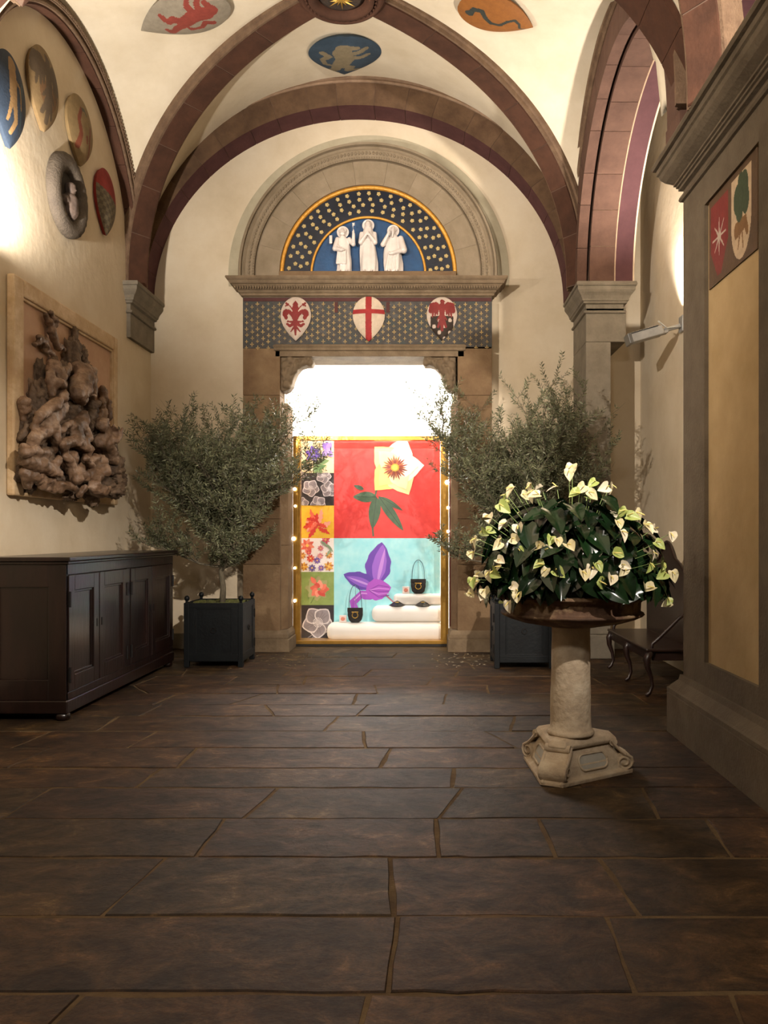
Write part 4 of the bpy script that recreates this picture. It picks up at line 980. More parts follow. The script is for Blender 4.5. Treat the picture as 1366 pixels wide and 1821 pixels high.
# ------------------------------------------------------------------ marble relief on left wall
RL0, RL1, RZa, RZb = 7.42, 9.93, 1.895, 3.865
rel = tag(empty('marble_relief', M=frame_M((LX + .002, (RL0 + RL1) / 2, RZa), (0, 1, 0), (0, 0, 1))), 'large framed stone relief of tangled nude figures and rocks on left wall', 'relief')
fr_m = mat('relief_frame_stone', 'b89a74', 'd8c09c', .7, scale=5, bump=.35, bscale=25, c3='c4a880')
bk_m = mat('relief_ground', 'b08a6c', 'bf9c7c', .8, scale=3, bump=.2, bscale=20)
fig_m = mat('weathered_marble', '4a3725', 'a88f78', .5, scale=5, bump=.7, bscale=22, c3='7a604a')
WR, HR = RL1 - RL0, RZb - RZa
MB().box(-WR / 2 + .1, WR / 2 - .1, .1, HR - .1, 0, .03).build('ground_slab', bk_m, rel)
for k, (a, b, c, d) in enumerate(((-WR / 2, -WR / 2 + .19, 0, HR), (WR / 2 - .12, WR / 2, 0, HR), (-WR / 2 + .19, WR / 2 - .12, HR - .16, HR), (-WR / 2 + .19, WR / 2 - .12, 0, .13))):
    mb = MB(); mb.box(a, b, c, d, 0, .075); mb.build('frame_bar', fr_m, rel, bevel=.018)
for (a, b, c, d) in ((-WR / 2 + .19, -WR / 2 + .215, .13, HR - .16), (WR / 2 - .145, WR / 2 - .12, .13, HR - .16), (-WR / 2 + .215, WR / 2 - .145, HR - .185, HR - .16), (-WR / 2 + .215, WR / 2 - .145, .13, .155)):
    MB().box(a, b, c, d, 0, .055).build('inner_fillet', fr_m, rel, bevel=.006)
def rp(px, py, out=.15):
    """photograph point on the relief -> local coordinates standing 'out' from the wall"""
    Y = FPX * (-(LX + out)) / (CX - px); z = CAMZ + (CY - py) * Y / FPX
    return Vector((Y - (RL0 + RL1) / 2, z - RZa, out))
carve_tex = bpy.data.textures.new('carving', 'CLOUDS'); carve_tex.noise_scale = .07; carve_tex.noise_depth = 3
def relief_piece(name, prims, vox=.014):
    mb = MB()
    for q in prims:
        if len(q) == 6: (x0, y0, o0, r0), (x1, y1, o1, r1) = q[:2], q[2:]
        a, b = q
        mb.cap(rp(a[0], a[1], a[2] + .03), a[3] * .82, rp(b[0], b[1], b[2] + .03), b[3] * .78, 12)
    o = mb.build(name, fig_m, rel, remesh=vox); d = o.modifiers.new('carving', 'DISPLACE'); d.texture = carve_tex; d.strength = .055; d.mid_level = .5; return o
# each figure: list of tapered limbs ((px,py,out,radius),(px,py,out,radius))
figs = {
 'crouching_figure': [((108, 722, .2, .09), (92, 745, .22, .1)), ((92, 745, .22, .1), (76, 768, .18, .1)), ((104, 716, .27, .07), (98, 722, .3, .06)), ((100, 712, .2, .07), (72, 738, .26, .06)), ((72, 738, .26, .06), (58, 760, .2, .045)), ((92, 748, .25, .08), (103, 780, .28, .055)), ((103, 780, .28, .055), (96, 800, .2, .045)), ((80, 765, .2, .09), (60, 778, .25, .07)), ((60, 778, .25, .07), (56, 810, .2, .05)), ((112, 700, .24, .075), (113, 707, .28, .06))],
 'cloaked_figure': [((150, 670, .2, .13), (140, 690, .22, .14)), ((160, 665, .16, .09), (162, 700, .2, .08)), ((150, 700, .28, .08), (160, 695, .3, .045)), ((136, 700, .24, .1), (146, 712, .22, .07)), ((140, 655, .15, .1), (165, 660, .12, .06)), ((158, 700, .3, .03), (168, 706, .28, .03))],
 'bearded_figure': [((98, 655, .17, .1), (104, 672, .2, .1)), ((104, 680, .25, .07), (112, 686, .25, .06)), ((92, 650, .15, .07), (96, 690, .16, .09)), ((112, 665, .17, .07), (122, 650, .13, .05)), ((90, 665, .2, .06), (92, 700, .2, .05))],
 'seated_figure': [((128, 760, .22, .1), (140, 785, .24, .1)), ((125, 752, .26, .05), (108, 765, .24, .045)), ((145, 745, .2, .09), (133, 765, .22, .1)), ((150, 738, .24, .065), (153, 745, .26, .06)), ((150, 760, .25, .06), (160, 780, .3, .05)), ((160, 780, .3, .05), (140, 790, .32, .04)), ((138, 785, .28, .08), (158, 800, .32, .065)), ((158, 800, .32, .065), (150, 822, .25, .045)), ((130, 785, .25, .08), (112, 790, .3, .06)), ((112, 790, .3, .06), (118, 815, .25, .045))],
 'reaching_figure': [((183, 752, .26, .085), (180, 758, .3, .08)), ((178, 785, .26, .1), (190, 775, .3, .09)), ((190, 790, .3, .09), (200, 815, .28, .1)), ((195, 780, .33, .05), (207, 785, .4, .045)), ((207, 785, .4, .045), (214, 772, .42, .04)), ((214, 770, .42, .035), (217, 762, .43, .02)), ((203, 770, .35, .04), (201, 758, .38, .03)), ((212, 768, .42, .018), (209, 760, .43, .012))],
 'reclining_figure': [((48, 818, .2, .09), (70, 828, .24, .1)), ((70, 828, .24, .1), (92, 832, .26, .08)), ((92, 832, .26, .07), (105, 818, .3, .05)), ((88, 838, .28, .07), (108, 842, .3, .05)), ((45, 805, .24, .06), (60, 800, .27, .05)), ((60, 800, .27, .05), (85, 806, .27, .045)), ((44, 800, .2, .07), (43, 806, .22, .06))],
 'twisting_figure': [((125, 830, .28, .08), (140, 845, .3, .1)), ((118, 812, .3, .06), (130, 828, .33, .06)), ((122, 822, .26, .1), (128, 812, .26, .08)), ((140, 845, .3, .09), (160, 850, .32, .07)), ((160, 850, .32, .07), (165, 830, .36, .05)), ((165, 830, .36, .05), (152, 815, .38, .035)), ((132, 840, .33, .08), (137, 850, .36, .08))],
 'kneeling_figure': [((175, 835, .36, .08), (168, 858, .38, .08)), ((168, 858, .38, .08), (165, 875, .34, .06)), ((182, 820, .34, .08), (178, 840, .36, .08)), ((188, 832, .42, .065), (190, 838, .44, .06)), ((160, 820, .33, .05), (172, 815, .33, .06)), ((168, 865, .4, .09), (182, 875, .42, .09)), ((182, 875, .42, .06), (196, 868, .45, .04)), ((150, 868, .35, .05), (140, 880, .3, .045))],
 'lower_figure': [((60, 845, .2, .08), (85, 855, .2, .08)), ((95, 860, .2, .06), (110, 870, .25, .05)), ((110, 862, .25, .06), (130, 866, .3, .05)), ((45, 842, .16, .07), (50, 862, .16, .06)), ((75, 865, .2, .05), (95, 872, .2, .04))],
 'background_head': [((43, 718, .1, .085), (45, 728, .1, .075)), ((43, 735, .08, .05), (42, 745, .08, .04))],
 'winged_cherub': [((92, 590, .06, .06), (98, 610, .06, .05)), ((80, 560, .04, .03), (92, 585, .05, .05)), ((80, 605, .05, .045), (62, 612, .05, .03)), ((98, 572, .07, .045), (99, 578, .07, .04)), ((98, 610, .06, .04), (106, 620, .07, .04)), ((88, 555, .035, .035), (100, 568, .05, .03)), ((106, 612, .08, .035), (114, 622, .07, .02)), ((70, 600, .06, .04), (84, 618, .06, .04)), ((76, 618, .04, .04), (95, 632, .04, .03))],
 'shallow_figure': [((183, 695, .05, .07), (184, 712, .05, .06)), ((180, 715, .05, .06), (182, 740, .04, .07)), ((194, 715, .05, .04), (193, 745, .04, .05)), ((178, 735, .05, .04), (176, 748, .05, .05))],
}
for nm, pr_ in figs.items(): relief_piece(nm, pr_, .016 if nm not in ('winged_cherub', 'shallow_figure') else .012)
# rocks
rock_m = mat('relief_rock', '3a2b1e', '7d6751', .7, scale=6, bump=.8, bscale=26)  # darker patina than the figures, also standing in for shade in the gaps
def rock(px, py, out, r, seed, sz=(1, 1, .8)):
    c = rp(px, py, out); bm = bmesh.new(); bmesh.ops.create_icosphere(bm, subdivisions=4, radius=1)
    for v in bm.verts:
        d = v.co.normalized(); n = noise.noise(d * 1.6 + Vector((seed, 0, 0))) * .5 + abs(noise.noise(d * 3 + Vector((0, seed, 0)))) * .5 - .15 + noise.noise(d * 7 + Vector((seed, seed, 0))) * .12
        v.co = Vector((d.x * sz[0], d.y * sz[1], d.z * sz[2])) * r * (1 + n)
        v.co += c; v.co.z = max(v.co.z, .02)
    me = bpy.data.meshes.new('rock'); bm.to_mesh(me); bm.free(); me.materials.append(rock_m); me.polygons.foreach_set('use_smooth', [True] * len(me.polygons))
    o = bpy.data.objects.new('rock', me); COL.objects.link(o); o.parent = rel
RK = [(132, 618, .08, .11, (.7, 1.9, .6)), (125, 640, .1, .14, (.8, 1.7, .7)), (145, 632, .08, .09, (.8, 1.4, .7)), (150, 650, .1, .1, (1, .8, .7)), (100, 668, .12, .15, (1, 1.2, .8)), (72, 668, .06, .12, (1, 1.4, .5)), (70, 700, .12, .15, (1, 1.1, .8)), (118, 735, .12, .2, (1, 1, .7)), (62, 735, .1, .17, (1, 1.3, .8)), (50, 770, .12, .17, (1, 1.1, .8)), (150, 725, .1, .18, (1, 1.2, .8)), (155, 760, .16, .19, (1, 1, .9)), (85, 795, .12, .2, (1.2, 1, .8)), (130, 795, .16, .19, (1.2, 1, .8)), (50, 840, .1, .18, (1.2, 1, .8)), (95, 850, .14, .18, (1.5, .7, .9)), (140, 865, .2, .17, (1.4, .7, 1)), (175, 800, .2, .19, (1, 1.2, .9)), (195, 830, .26, .17, (1, 1.1, 1)), (205, 845, .3, .14, (1.1, .9, 1)), (200, 872, .36, .13, (1.5, .7, 1)), (185, 868, .3, .15, (1.2, .8, 1)), (165, 885, .34, .08, (1, 1.3, 1)), (125, 880, .26, .08, (1.5, .9, 1)), (212, 858, .38, .09, (1.2, .7, 1)), (168, 780, .24, .1, (1, 1, 1)), (110, 760, .2, .1, (1, 1, 1)), (75, 815, .18, .12, (1, 1, 1))]
for k, (x, y, o_, r, sz) in enumerate(RK): rock(x, y, o_ * .85, r * .88, k * 3.7, sz)

# ------------------------------------------------------------------ wall floodlights
def flood(loc, rz, label, tilt=-.28):
    e = tag(empty('wall_floodlight', loc, rz), label, 'floodlight')
    g = mat('floodlight_grey', '9a9a98', 'b4b4b0', .45, .3, scale=8)
    T = Matrix.Rotation(tilt, 4, 'Y')
    mb = MB(); mb.box(-.64, -.26, -.09, .09, -.055, .045, T=T); mb.build('housing', g, e, bevel=.012)
    mb = MB(); mb.box(-.66, -.62, -.1, .1, -.06, .055, T=T); mb.box(-.64, -.3, -.098, .098, .046, .056, T=T); mb.build('glass_rim', mat('floodlight_rim', '6e6e6c', None, .4, .5), e, bevel=.004)
    MB().box(-.6, -.32, -.07, .07, .057, .06, T=T).build('lens', mat('lens_glow', 'ffe2b8', None, .5, emit=6), e)
    mb = MB(); mb.box(-.28, -.04, -.03, .03, -.03, .01, T=T); mb.box(-.3, -.2, -.06, .06, -.05, -.02, T=T); mb.tube([(-.3, -.06, .02), (-.2, -.06, -.06), (-.02, -.02, -.03)], .01, 6); mb.build('bracket', g, e, bevel=.004)
    MB().box(-.03, -.0, -.07, .07, -.09, .09).build('wall_plate', g, e, bevel=.005)
    return e
flood((RX - .002, 9.45, 3.92), 0, 'grey wall floodlight on a bracket high in the right recess')
flood((LX + .16, 6.12, 3.8), -PI / 2, 'grey wall floodlight on left wall just outside the frame')

# ------------------------------------------------------------------ cabinet
wood = mat('dark_walnut', '0f0704', '24120d', .32, scale=5, bump=.12, bscale=30, stretch=(1, 1, .22), coat=.35, c3='190b08')
iron = mat('black_iron', '120e0c', None, .5, .4)
CX0, CX1, CY0, CY1, CZ = LX + .035, -2.98, 6.95, 9.88, 1.36
cab = tag(empty('cabinet', (CX1, CY0, 0)), 'long low dark wooden cabinet with four panelled doors along left wall', 'cabinet')
W, D = CY1 - CY0, CX1 - CX0           # local: x = -depth..0, y = 0..W
MB().box(-D, -.03, .03, W - .03, .1, CZ - .05).build('carcass', wood, cab)
def cabtop():
    mb = MB(); mb.box(-D, .05, -.05, W + .05, CZ - .035, CZ); mb.box(-D, .025, -.025, W + .025, CZ - .06, CZ - .035); return mb.build('top', wood, cab, bevel=.007)
cabtop()
MB().box(-D, .012, -.012, W + .012, .06, .17).build('plinth', wood, cab, bevel=.01)
# front frame stiles/rails and doors
MB().box(-.03, 0, 0, W, CZ - .15, CZ - .06).build('top_rail', wood, cab, bevel=.004)
MB().box(-.03, 0, 0, W, .17, .23).build('bottom_rail', wood, cab, bevel=.004)
doors = [(.03, .68), (.69, 1.40), (1.50, 2.15), (2.16, 2.9)]
for a, b in ((0, .025), (1.405, 1.495), (2.905, W)): MB().box(-.03, 0, a, b, .23, CZ - .15).build('stile', wood, cab, bevel=.004)
for k, (a, b) in enumerate(doors):
    z0, z1 = .235, CZ - .155; mb = MB(); f = .12; d = .008
    mb.box(-.03, d, a + .003, a + f, z0, z1); mb.box(-.03, d, b - f, b - .003, z0, z1); mb.box(-.03, d, a + f, b - f, z1 - .13, z1); mb.box(-.03, d, a + f, b - f, z0, z0 + .13)
    o = mb.build('door', wood, cab, bevel=.004)
    MB().box(-.03, -.015, a + f - .005, b - f + .005, z0 + .12, z1 - .12).build('door_panel', wood, o)
    mb = MB(); q = .02
    for (y0, y1, za, zb2) in ((a + f, a + f + q, z0 + .13, z1 - .13), (b - f - q, b - f, z0 + .13, z1 - .13), (a + f, b - f, z1 - .15, z1 - .13), (a + f, b - f, z0 + .13, z0 + .15)): mb.box(-.028, -.004, y0, y1, za, zb2)
    mb.build('panel_moulding', wood, o, bevel=.004)
    hy = a + .012 if k % 2 == 0 else b - .012
    for zz in (z0 + .14, z1 - .2):
        h = MB(); h.box(0, .014, hy - .012, hy + .012, zz - .06, zz + .06); h.tube([(.014, hy, zz - .065), (.014, hy, zz + .065)], .009, 8); h.build('hinge', iron, o)
    ly = b - .05 if k % 2 == 0 else a + .05
    h = MB(); h.box(d - .001, d + .004, ly - .012, ly + .012, .72, .79); h.build('keyhole_plate', iron, o)
# end panel
mb = MB(); mb.box(-D + .0, -D + .13, 0, .03, .17, CZ - .06); mb.box(-.15, -.0, -.002, .03, .17, CZ - .06); mb.box(-D + .13, -.15, 0, .03, CZ - .25, CZ - .06); mb.box(-D + .13, -.15, 0, .03, .17, .34); mb.build('end_frame', wood, cab, bevel=.004)
for yy in (.05, W - .05):
    for xx in (-.05, -D + .06):
        mb = MB(); mb.lathe([(.03, .07), (.055, .055), (.06, .03), (.05, .003), (.03, 0)], 16, (xx, yy)); mb.build('bun_foot', wood, cab, True)

# ------------------------------------------------------------------ settle bench at right
bench = tag(empty('settle_bench', (2.12, 8.0, 0)), 'dark wooden settle with arched back and curved legs behind the pier', 'bench')
bw = mat('bench_wood', '1b0e0b', '2a1812', .4, scale=6, bump=.1, stretch=(1, .3, 1), coat=.2)
BL, BD = 1.66, .44
MB().box(-.02, BD, -.03, BL + .03, .43, .46).build('seat', bw, bench, bevel=.01)
mb = MB(); mb.box(.01, .04, .04, BL - .04, .34, .43); mb.box(.05, BD - .02, .02, .045, .34, .43); mb.box(.05, BD - .02, BL - .045, BL - .02, .34, .43); mb.build('apron', bw, bench, bevel=.004)
out = [(0, .46), (BL, .46), (BL, .95)]
for k in range(1, 24):
    t_ = k / 24; y = BL * (1 - t_); s_ = math.sin(PI * t_)
    out.append((y, .95 + .38 * s_ ** .6 + .14 * max(0, math.sin(PI * (t_ * 3 - 1))) * (1 / 3 < t_ < 2 / 3)))
out.append((0, .95))
T = Matrix(((0, 0, 1, BD), (1, 0, 0, 0), (0, 1, 0, 0), (0, 0, 0, 1))) 
mb = MB(); mb.prism(out, -.012, .012, T); o = mb.build('backrest', bw, bench, bevel=.004); 
mb = MB(); mb.tube([(BD - .015, y, z_) for y, z_ in out[2:]], .018, 6); mb.build('crest_moulding', bw, bench, True)
for yy in (.0, BL / 2, BL):
    for xx in (.03, BD - .02):
        sg = -1 if xx < .2 else 1
        if yy == BL / 2 and sg > 0: continue
        pts = [(xx, yy, .43), (xx + sg * .035, yy, .36), (xx + sg * .03, yy, .28), (xx - sg * .005, yy, .18), (xx - sg * .015, yy, .1), (xx + sg * .01, yy, .035), (xx + sg * .04, yy, .014), (xx + sg * .045, yy, .005)]
        mb = MB(); mb.tube(pts, [.034, .036, .028, .02, .017, .018, .02, .012], 8); mb.build('leg', bw, bench, True)
for yy in (.02, BL - .02):
    mb = MB(); mb.tube([(BD - .01, yy, .84), (BD - .14, yy, .74), (.12, yy, .56), (.05, yy, .5), (.04, yy, .44), (.07, yy, .4)], [.018, .018, .018, .018, .018, .012], 8); mb.build('armrest', bw, bench, True)

# ------------------------------------------------------------------ olive trees in timber planters
box_m = mat('blue_black_paint', '06080a', '0c1113', .5, scale=7, bump=.1, bscale=30, spec=.25)
bark = mat('olive_bark', '4d4638', '6e6653', .9, scale=14, bump=.6, bscale=40, stretch=(1, 1, .4))
moss = mat('moss', '3c4016', '5c5d28', .95, scale=20, bump=.8, bscale=60)
def leaf_mat(name, top, under):
    m = mat(name, top, under, .5, scale=9, spec=.4); nt = m.node_tree; N = nt.nodes; b = N['Principled BSDF']
    src = b.inputs['Base Color'].links[0].from_socket
    g = N.new('ShaderNodeNewGeometry'); mx = N.new('ShaderNodeMix'); mx.data_type = 'RGBA'; mx.inputs[7].default_value = lin(under)
    nt.links.new(g.outputs['Backfacing'], mx.inputs[0]); nt.links.new(src, mx.inputs[6]); nt.links.new(mx.outputs[2], b.inputs['Base Color'])
    return m
olive_leaf = leaf_mat('olive_leaf', '353c28', '6c6f52')
def olive(loc, label, seed, crown, lean, trunk_x):
    """crown: (x0,x1,ztop) extents relative to the box centre"""
    e = tag(empty('potted_olive_tree', loc), label, 'tree', 'olive trees in timber planters'); R = random.Random(seed)
    S = .345
    pb = MB(); 
    for k in range(4):
        T = Matrix.Rotation(k * PI / 2, 4, 'Z'); pb.box(-S + .03, S - .03, -S + .01, -S + .035, .07, .74, T=T)
    pb.box(-S + .04, S - .04, -S + .04, S - .04, .06, .68)
    bx = pb.build('planter_box', box_m, e)
    for k in range(4):
        T = Matrix.Rotation(k * PI / 2, 4, 'Z')
        mb = MB(); mb.box(-S, -S + .06, -S, -S + .06, .0, .75, T=T); mb.build('corner_post', box_m, bx, bevel=.005)
        mb = MB(); c = T @ Vector((-S + .03, -S + .03, 0)); mb.lathe([(.014, .75), (.02, .757), (.014, .765), (.02, .775), (.029, .79), (.031, .803), (.026, .82), (.012, .832), (.002, .835)], 14, (c.x, c.y)); mb.build('ball_finial', box_m, bx, True)
        mb = MB()
        for (a, b, c_, d) in ((-S + .06, S - .06, .69, .75), (-S + .06, S - .06, .07, .15), (-S + .06, -S + .13, .15, .69), (S - .13, S - .06, .15, .69)): mb.box(a, b, -S + .0, -S + .012, c_, d, T=T)
        for (a, b, c_, d) in ((-S + .13, S - .13, .675, .69), (-S + .13, S - .13, .15, .165), (-S + .13, -S + .145, .165, .675), (S - .145, S - .13, .165, .675)): mb.box(a, b, -S + .004, -S + .02, c_, d, T=T)
        mb.build('panel_frame', box_m, bx, bevel=.003)
        if k % 2:
            for zz in (.22, .58):
                mb = MB(); mb.box(S - .075, S - .045, -S - .008, -S + .001, zz - .045, zz + .045, T=T); mb.tube([T @ Vector((S - .06, -S - .008, zz - .05)), T @ Vector((S - .06, -S - .008, zz + .05))], .008, 6); mb.build('hinge', iron, bx)
        mb = MB(); mb.tube([T @ Vector((.03 * math.cos(a), -S - .008 + .01, .43 + .03 * math.sin(a))) for a in [2 * PI * q / 12 for q in range(13)]], .006, 5); mb.build('pull_ring', iron, bx)
    bm = bmesh.new(); bmesh.ops.create_grid(bm, x_segments=26, y_segments=26, size=S - .05)
    for v in bm.verts: v.co.z = .70 + .05 * noise.noise(v.co * 7 + Vector((seed, 0, 0))) + .02 * noise.noise(v.co * 22) + .03
    me = bpy.data.meshes.new('moss'); bm.to_mesh(me); bm.free(); me.materials.append(moss); me.polygons.foreach_set('use_smooth', [True] * len(me.polygons)); o = bpy.data.objects.new('moss', me); COL.objects.link(o); o.parent = e
    # trunk and limbs
    x0, x1, zt = crown
    tb = MB(); tx = trunk_x; tr = [Vector((tx, 0, .68)), Vector((tx + .01, .01, .9)), Vector((tx - .01, .0, 1.1)), Vector((tx + lean * .3, .02, 1.35)), Vector((tx + lean * .5, .0, 1.6))]
    tb.tube(tr, [.04, .034, .031, .028, .024], 10); trunk = tb.build('trunk', bark, e, True)
    bb_ = MB(); twigs = []
    def limb(p, d, L_, r, depth):
        pts = [p.copy()]; q = p.copy(); dd = d.copy(); n = 6
        for k in range(n):
            dd = (dd + Vector((R.uniform(-.2, .2), R.uniform(-.2, .2), R.uniform(-.02, .15)))).normalized(); q = q + dd * L_ / n
            if q.y > 1.0 + lean * 0: dd.y -= .25
            pts.append(q.copy())
        bb_.tube(pts, [r * (1 - .75 * k / n) for k in range(n + 1)], 5 if r > .006 else 4, caps=False)
        for k in range(1, n + 1):
            if depth > 0:
                for _ in range(2 if depth > 1 else 2):
                    a = R.uniform(0, 2 * PI); sd = Vector((math.cos(a), math.sin(a) * .9, R.uniform(-.1, .9))).normalized()
                    limb(pts[k], (dd * .6 + sd).normalized(), L_ * R.uniform(.3, .62), r * .45, depth - 1)
            else: pass
        if depth == 0: twigs.append(pts)
    nl = 18
    for k in range(nl):
        t_ = k / (nl - 1); zb_ = 1.05 + .55 * t_
        b = tr[2].lerp(tr[4], t_); a = k * 2.4 + seed
        hx = math.cos(a); tgt_x = (x1 if hx > 0 else -x0) * abs(hx)
        tgt = Vector((tgt_x if hx > 0 else -tgt_x, .62 * math.sin(a), 1.3 + (zt - 1.45) * (.35 + .65 * t_) * R.uniform(.75, 1.0)))
        if k < 3: tgt.z = R.uniform(1.15, 1.5)
        d = (tgt - b); L_ = d.length * R.uniform(.62, .84)
        limb(b, d.normalized(), L_, .016, 2)
    bb_.build('branches', bark, e, False)
    # leaves
    lv = MB(); cnt = 0; V = []; F = []
    for pts in twigs:
        L_ = sum((pts[i + 1] - pts[i]).length for i in range(len(pts) - 1)); n = max(5, int(L_ / .021))
        for k in range(n):
            u = .1 + .9 * k / n; i_ = min(len(pts) - 2, int(u * (len(pts) - 1))); f = u * (len(pts) - 1) - i_
            p = pts[i_].lerp(pts[i_ + 1], f); wx, wy = p.x + loc[0], p.y + loc[1]
            if wy > 11.0 or wx < LX + .06 or (wx > 1.93 and wy > 10.38): continue
            ax_ = (pts[i_ + 1] - pts[i_]).normalized()
            for sgn in ((1, -1) if R.random() < .8 else (1,)):
                a = k * 1.57 + R.uniform(-.5, .5) + (PI if sgn < 0 else 0)
                s1 = ax_.orthogonal().normalized(); s2 = ax_.cross(s1)
                dr = (ax_ * R.uniform(.5, 1.0) + s1 * math.cos(a) + s2 * math.sin(a)).normalized()
                ln = R.uniform(.042, .072); w = ln * R.uniform(.09, .14)
                sd = dr.cross(Vector((R.uniform(-1, 1), R.uniform(-1, 1), R.uniform(-1, 1)))).normalized()
                b_ = len(V); V += [tuple(p), tuple(p + dr * ln * .45 + sd * w), tuple(p + dr * ln), tuple(p + dr * ln * .45 - sd * w)]; F.append((b_, b_ + 1, b_ + 2, b_ + 3)); cnt += 1
    lv.v = V; lv.f = F; lv.m = [0] * len(F)
    o = lv.build('foliage', olive_leaf, e); tag(o, kind='stuff')
    
    return e
olive((-2.47, 10.09, 0), 'potted olive tree in dark square planter left of the portal', 5, (-1.0, 1.15, 3.45), .06, .02)
olive((1.14, 10.0, 0), 'potted olive tree in dark square planter right of the portal', 11, (-1.15, .95, 3.5), -.08, 0)

# ------------------------------------------------------------------ pedestal basin
ped = tag(empty('stone_pedestal_basin', (.95, 5.45, 0)), 'weathered stone basin on a short column with scrolled triangular base', 'basin')
lime = mat('pale_limestone', 'a3917a', 'c9bba2', .85, scale=6, bump=.5, bscale=25, c3='b8a68c')
terra = mat('brown_basin_stone', '3f2c1f', 'a58d69', .8, scale=5, bump=.35, bscale=25, c3='5e4430')
# triangular base (local coordinates)
def base():
    cs = []
    ctr = Vector((.0, .04)); R_ = .40; a0 = math.radians(-117)
    for k in range(3):
        a = a0 + k * 2 * PI / 3; c = ctr + Vector((math.cos(a), math.sin(a))) * R_; d = Vector((-math.sin(a), math.cos(a))) * .075
        cs += [c - d, c + d]
    def ring_(s, z_): return [(ctr.x + (c.x - ctr.x) * s, ctr.y + (c.y - ctr.y) * s, z_) for c in cs]
    mb = MB(); mb.grid([ring_(.98, .0), ring_(.98, .025), ring_(.86, .04), ring_(.80, .1), ring_(.68, .16), ring_(.60, .2), ring_(.58, .2)], True, True)
    body = mb.build('base_block', lime, ped, bevel=.008)
    mb = MB(); mb.grid([ring_(.64, .195), ring_(.70, .2), ring_(.73, .22), ring_(.70, .235), ring_(.66, .25), ring_(.5, .262), ring_(.42, .27)], True, True); mb.build('base_cap', lime, ped, bevel=.006)
    for k in range(3):      # scrolls on each corner: spiral rolls with axis along the chamfer
        a = a0 + k * 2 * PI / 3; out = Vector((math.cos(a), math.sin(a), 0)); tan = Vector((-math.sin(a), math.cos(a), 0)); c3 = Vector((ctr.x, ctr.y, 0))
        mb = MB()
        pts = []
        for q in range(34):
            u = q / 33
            if u < .4: r, z_ = .25 + .10 * (u / .4), .215 - .10 * (u / .4) ** .8; 
            else:
                th = (u - .4) / .6 * 3.4 * PI; rad = .06 * (1 - .8 * (u - .4) / .6); r = .335 + rad * math.sin(th) * 1; z_ = .075 + rad * math.cos(th) * .95
                if u < .43: r = .345
            pts.append((r, z_))
        L_ = []; rr_ = []
        for s_ in (-.079, .079):
            mb.tube([tuple(c3 + out * r + tan * s_ * 1.02 + Vector((0, 0, z_))) for r, z_ in pts], .011, 6)
        rows = [[tuple(c3 + out * r + tan * s_ + Vector((0, 0, z_))) for s_ in (-.08, .08)] for r, z_ in pts]
        mb.grid(rows)
        mb.tube([c3 + out * .335 - tan * .078 + Vector((0, 0, .075)), c3 + out * .335 + tan * .078 + Vector((0, 0, .075))], .06, 20)
        mb.tube([c3 + out * .262 - tan * .082 + Vector((0, 0, .205)), c3 + out * .262 + tan * .082 + Vector((0, 0, .205))], .026, 16)
        mb.cap(c3 + out * .30 - tan * .07 + Vector((0, 0, .018)), .02, c3 + out * .38 - tan * .06 + Vector((0, 0, .018)), .016, 8); mb.cap(c3 + out * .30 + tan * .07 + Vector((0, 0, .018)), .02, c3 + out * .38 + tan * .06 + Vector((0, 0, .018)), .016, 8)
        mb.build('scroll', lime, ped, True, autosm=60)
    for k in range(3):      # cartouche on each face
        a = a0 + PI / 3 + k * 2 * PI / 3; out = Vector((math.cos(a), math.sin(a), 0)); tan = Vector((-math.sin(a), math.cos(a), 0))
        dist = .178; n_ = (out + Vector((0, 0, .42))).normalized()
        def pt(u, v, o_=.0): # v vertical
            sc = 1 - .0 * v; zz = .112 + v; d_ = .2385 - .42 * (zz - .04)
            return Vector((ctr.x, ctr.y, 0)) + out * (d_ + o_) + tan * u + Vector((0, 0, zz))
        loop = [(.075 * (1 if math.cos(q) > 0 else -1) * 1 + .045 * math.cos(q), .046 * math.sin(q)) for q in [2 * PI * j / 28 + .01 for j in range(28)]]
        mb = MB(); mb.tube([tuple(pt(u, v)) for u, v in loop] + [tuple(pt(*loop[0]))], .0075, 6); mb.build('cartouche_rim', lime, ped, True)
        mb = MB(); mb.add([tuple(pt(u, v, -.002)) for u, v in loop], [tuple(range(28))]); mb.build('cartouche', mat('grey_marble', '9c9a90', 'b4b0a4', .5, scale=8), ped)
base()
mb = MB(); prof = [(.15, .262), (.155, .275), (.145, .29), (.135, .3), (.132, .34), (.129, .5), (.126, .7), (.122, .9), (.124, .95), (.15, .965)]
def col_fn(r, z_, a): return r * (1 + .035 * noise.noise(Vector((math.cos(a) * 1.5, math.sin(a) * 1.5, z_ * 5))) + .012 * noise.noise(Vector((math.cos(a) * 6, math.sin(a) * 6, z_ * 20))))
pr2 = []
for (r0, z0), (r1, z1) in zip(prof, prof[1:]):
    n = max(1, int((z1 - z0) / .025))
    for k in range(n): pr2.append((r0 + (r1 - r0) * k / n, z0 + (z1 - z0) * k / n))
pr2.append(prof[-1]); mb.lathe(pr2, 40, (-.01, -.02), fn=col_fn); mb.build('column', lime, ped, True)
mb = MB()
mb.lathe([(.13, .955), (.17, .955), (.22, .965), (.33, .985), (.41, 1.01), (.452, 1.03), (.462, 1.04), (.458, 1.048), (.445, 1.052), (.44, 1.056)], 72, caps=False, fn=lambda r, z_, a: r * (1 + .006 * math.sin(a * 9) * noise.noise(Vector((a, z_ * 9, 0)))))
mb.build('bowl', terra, ped, True)
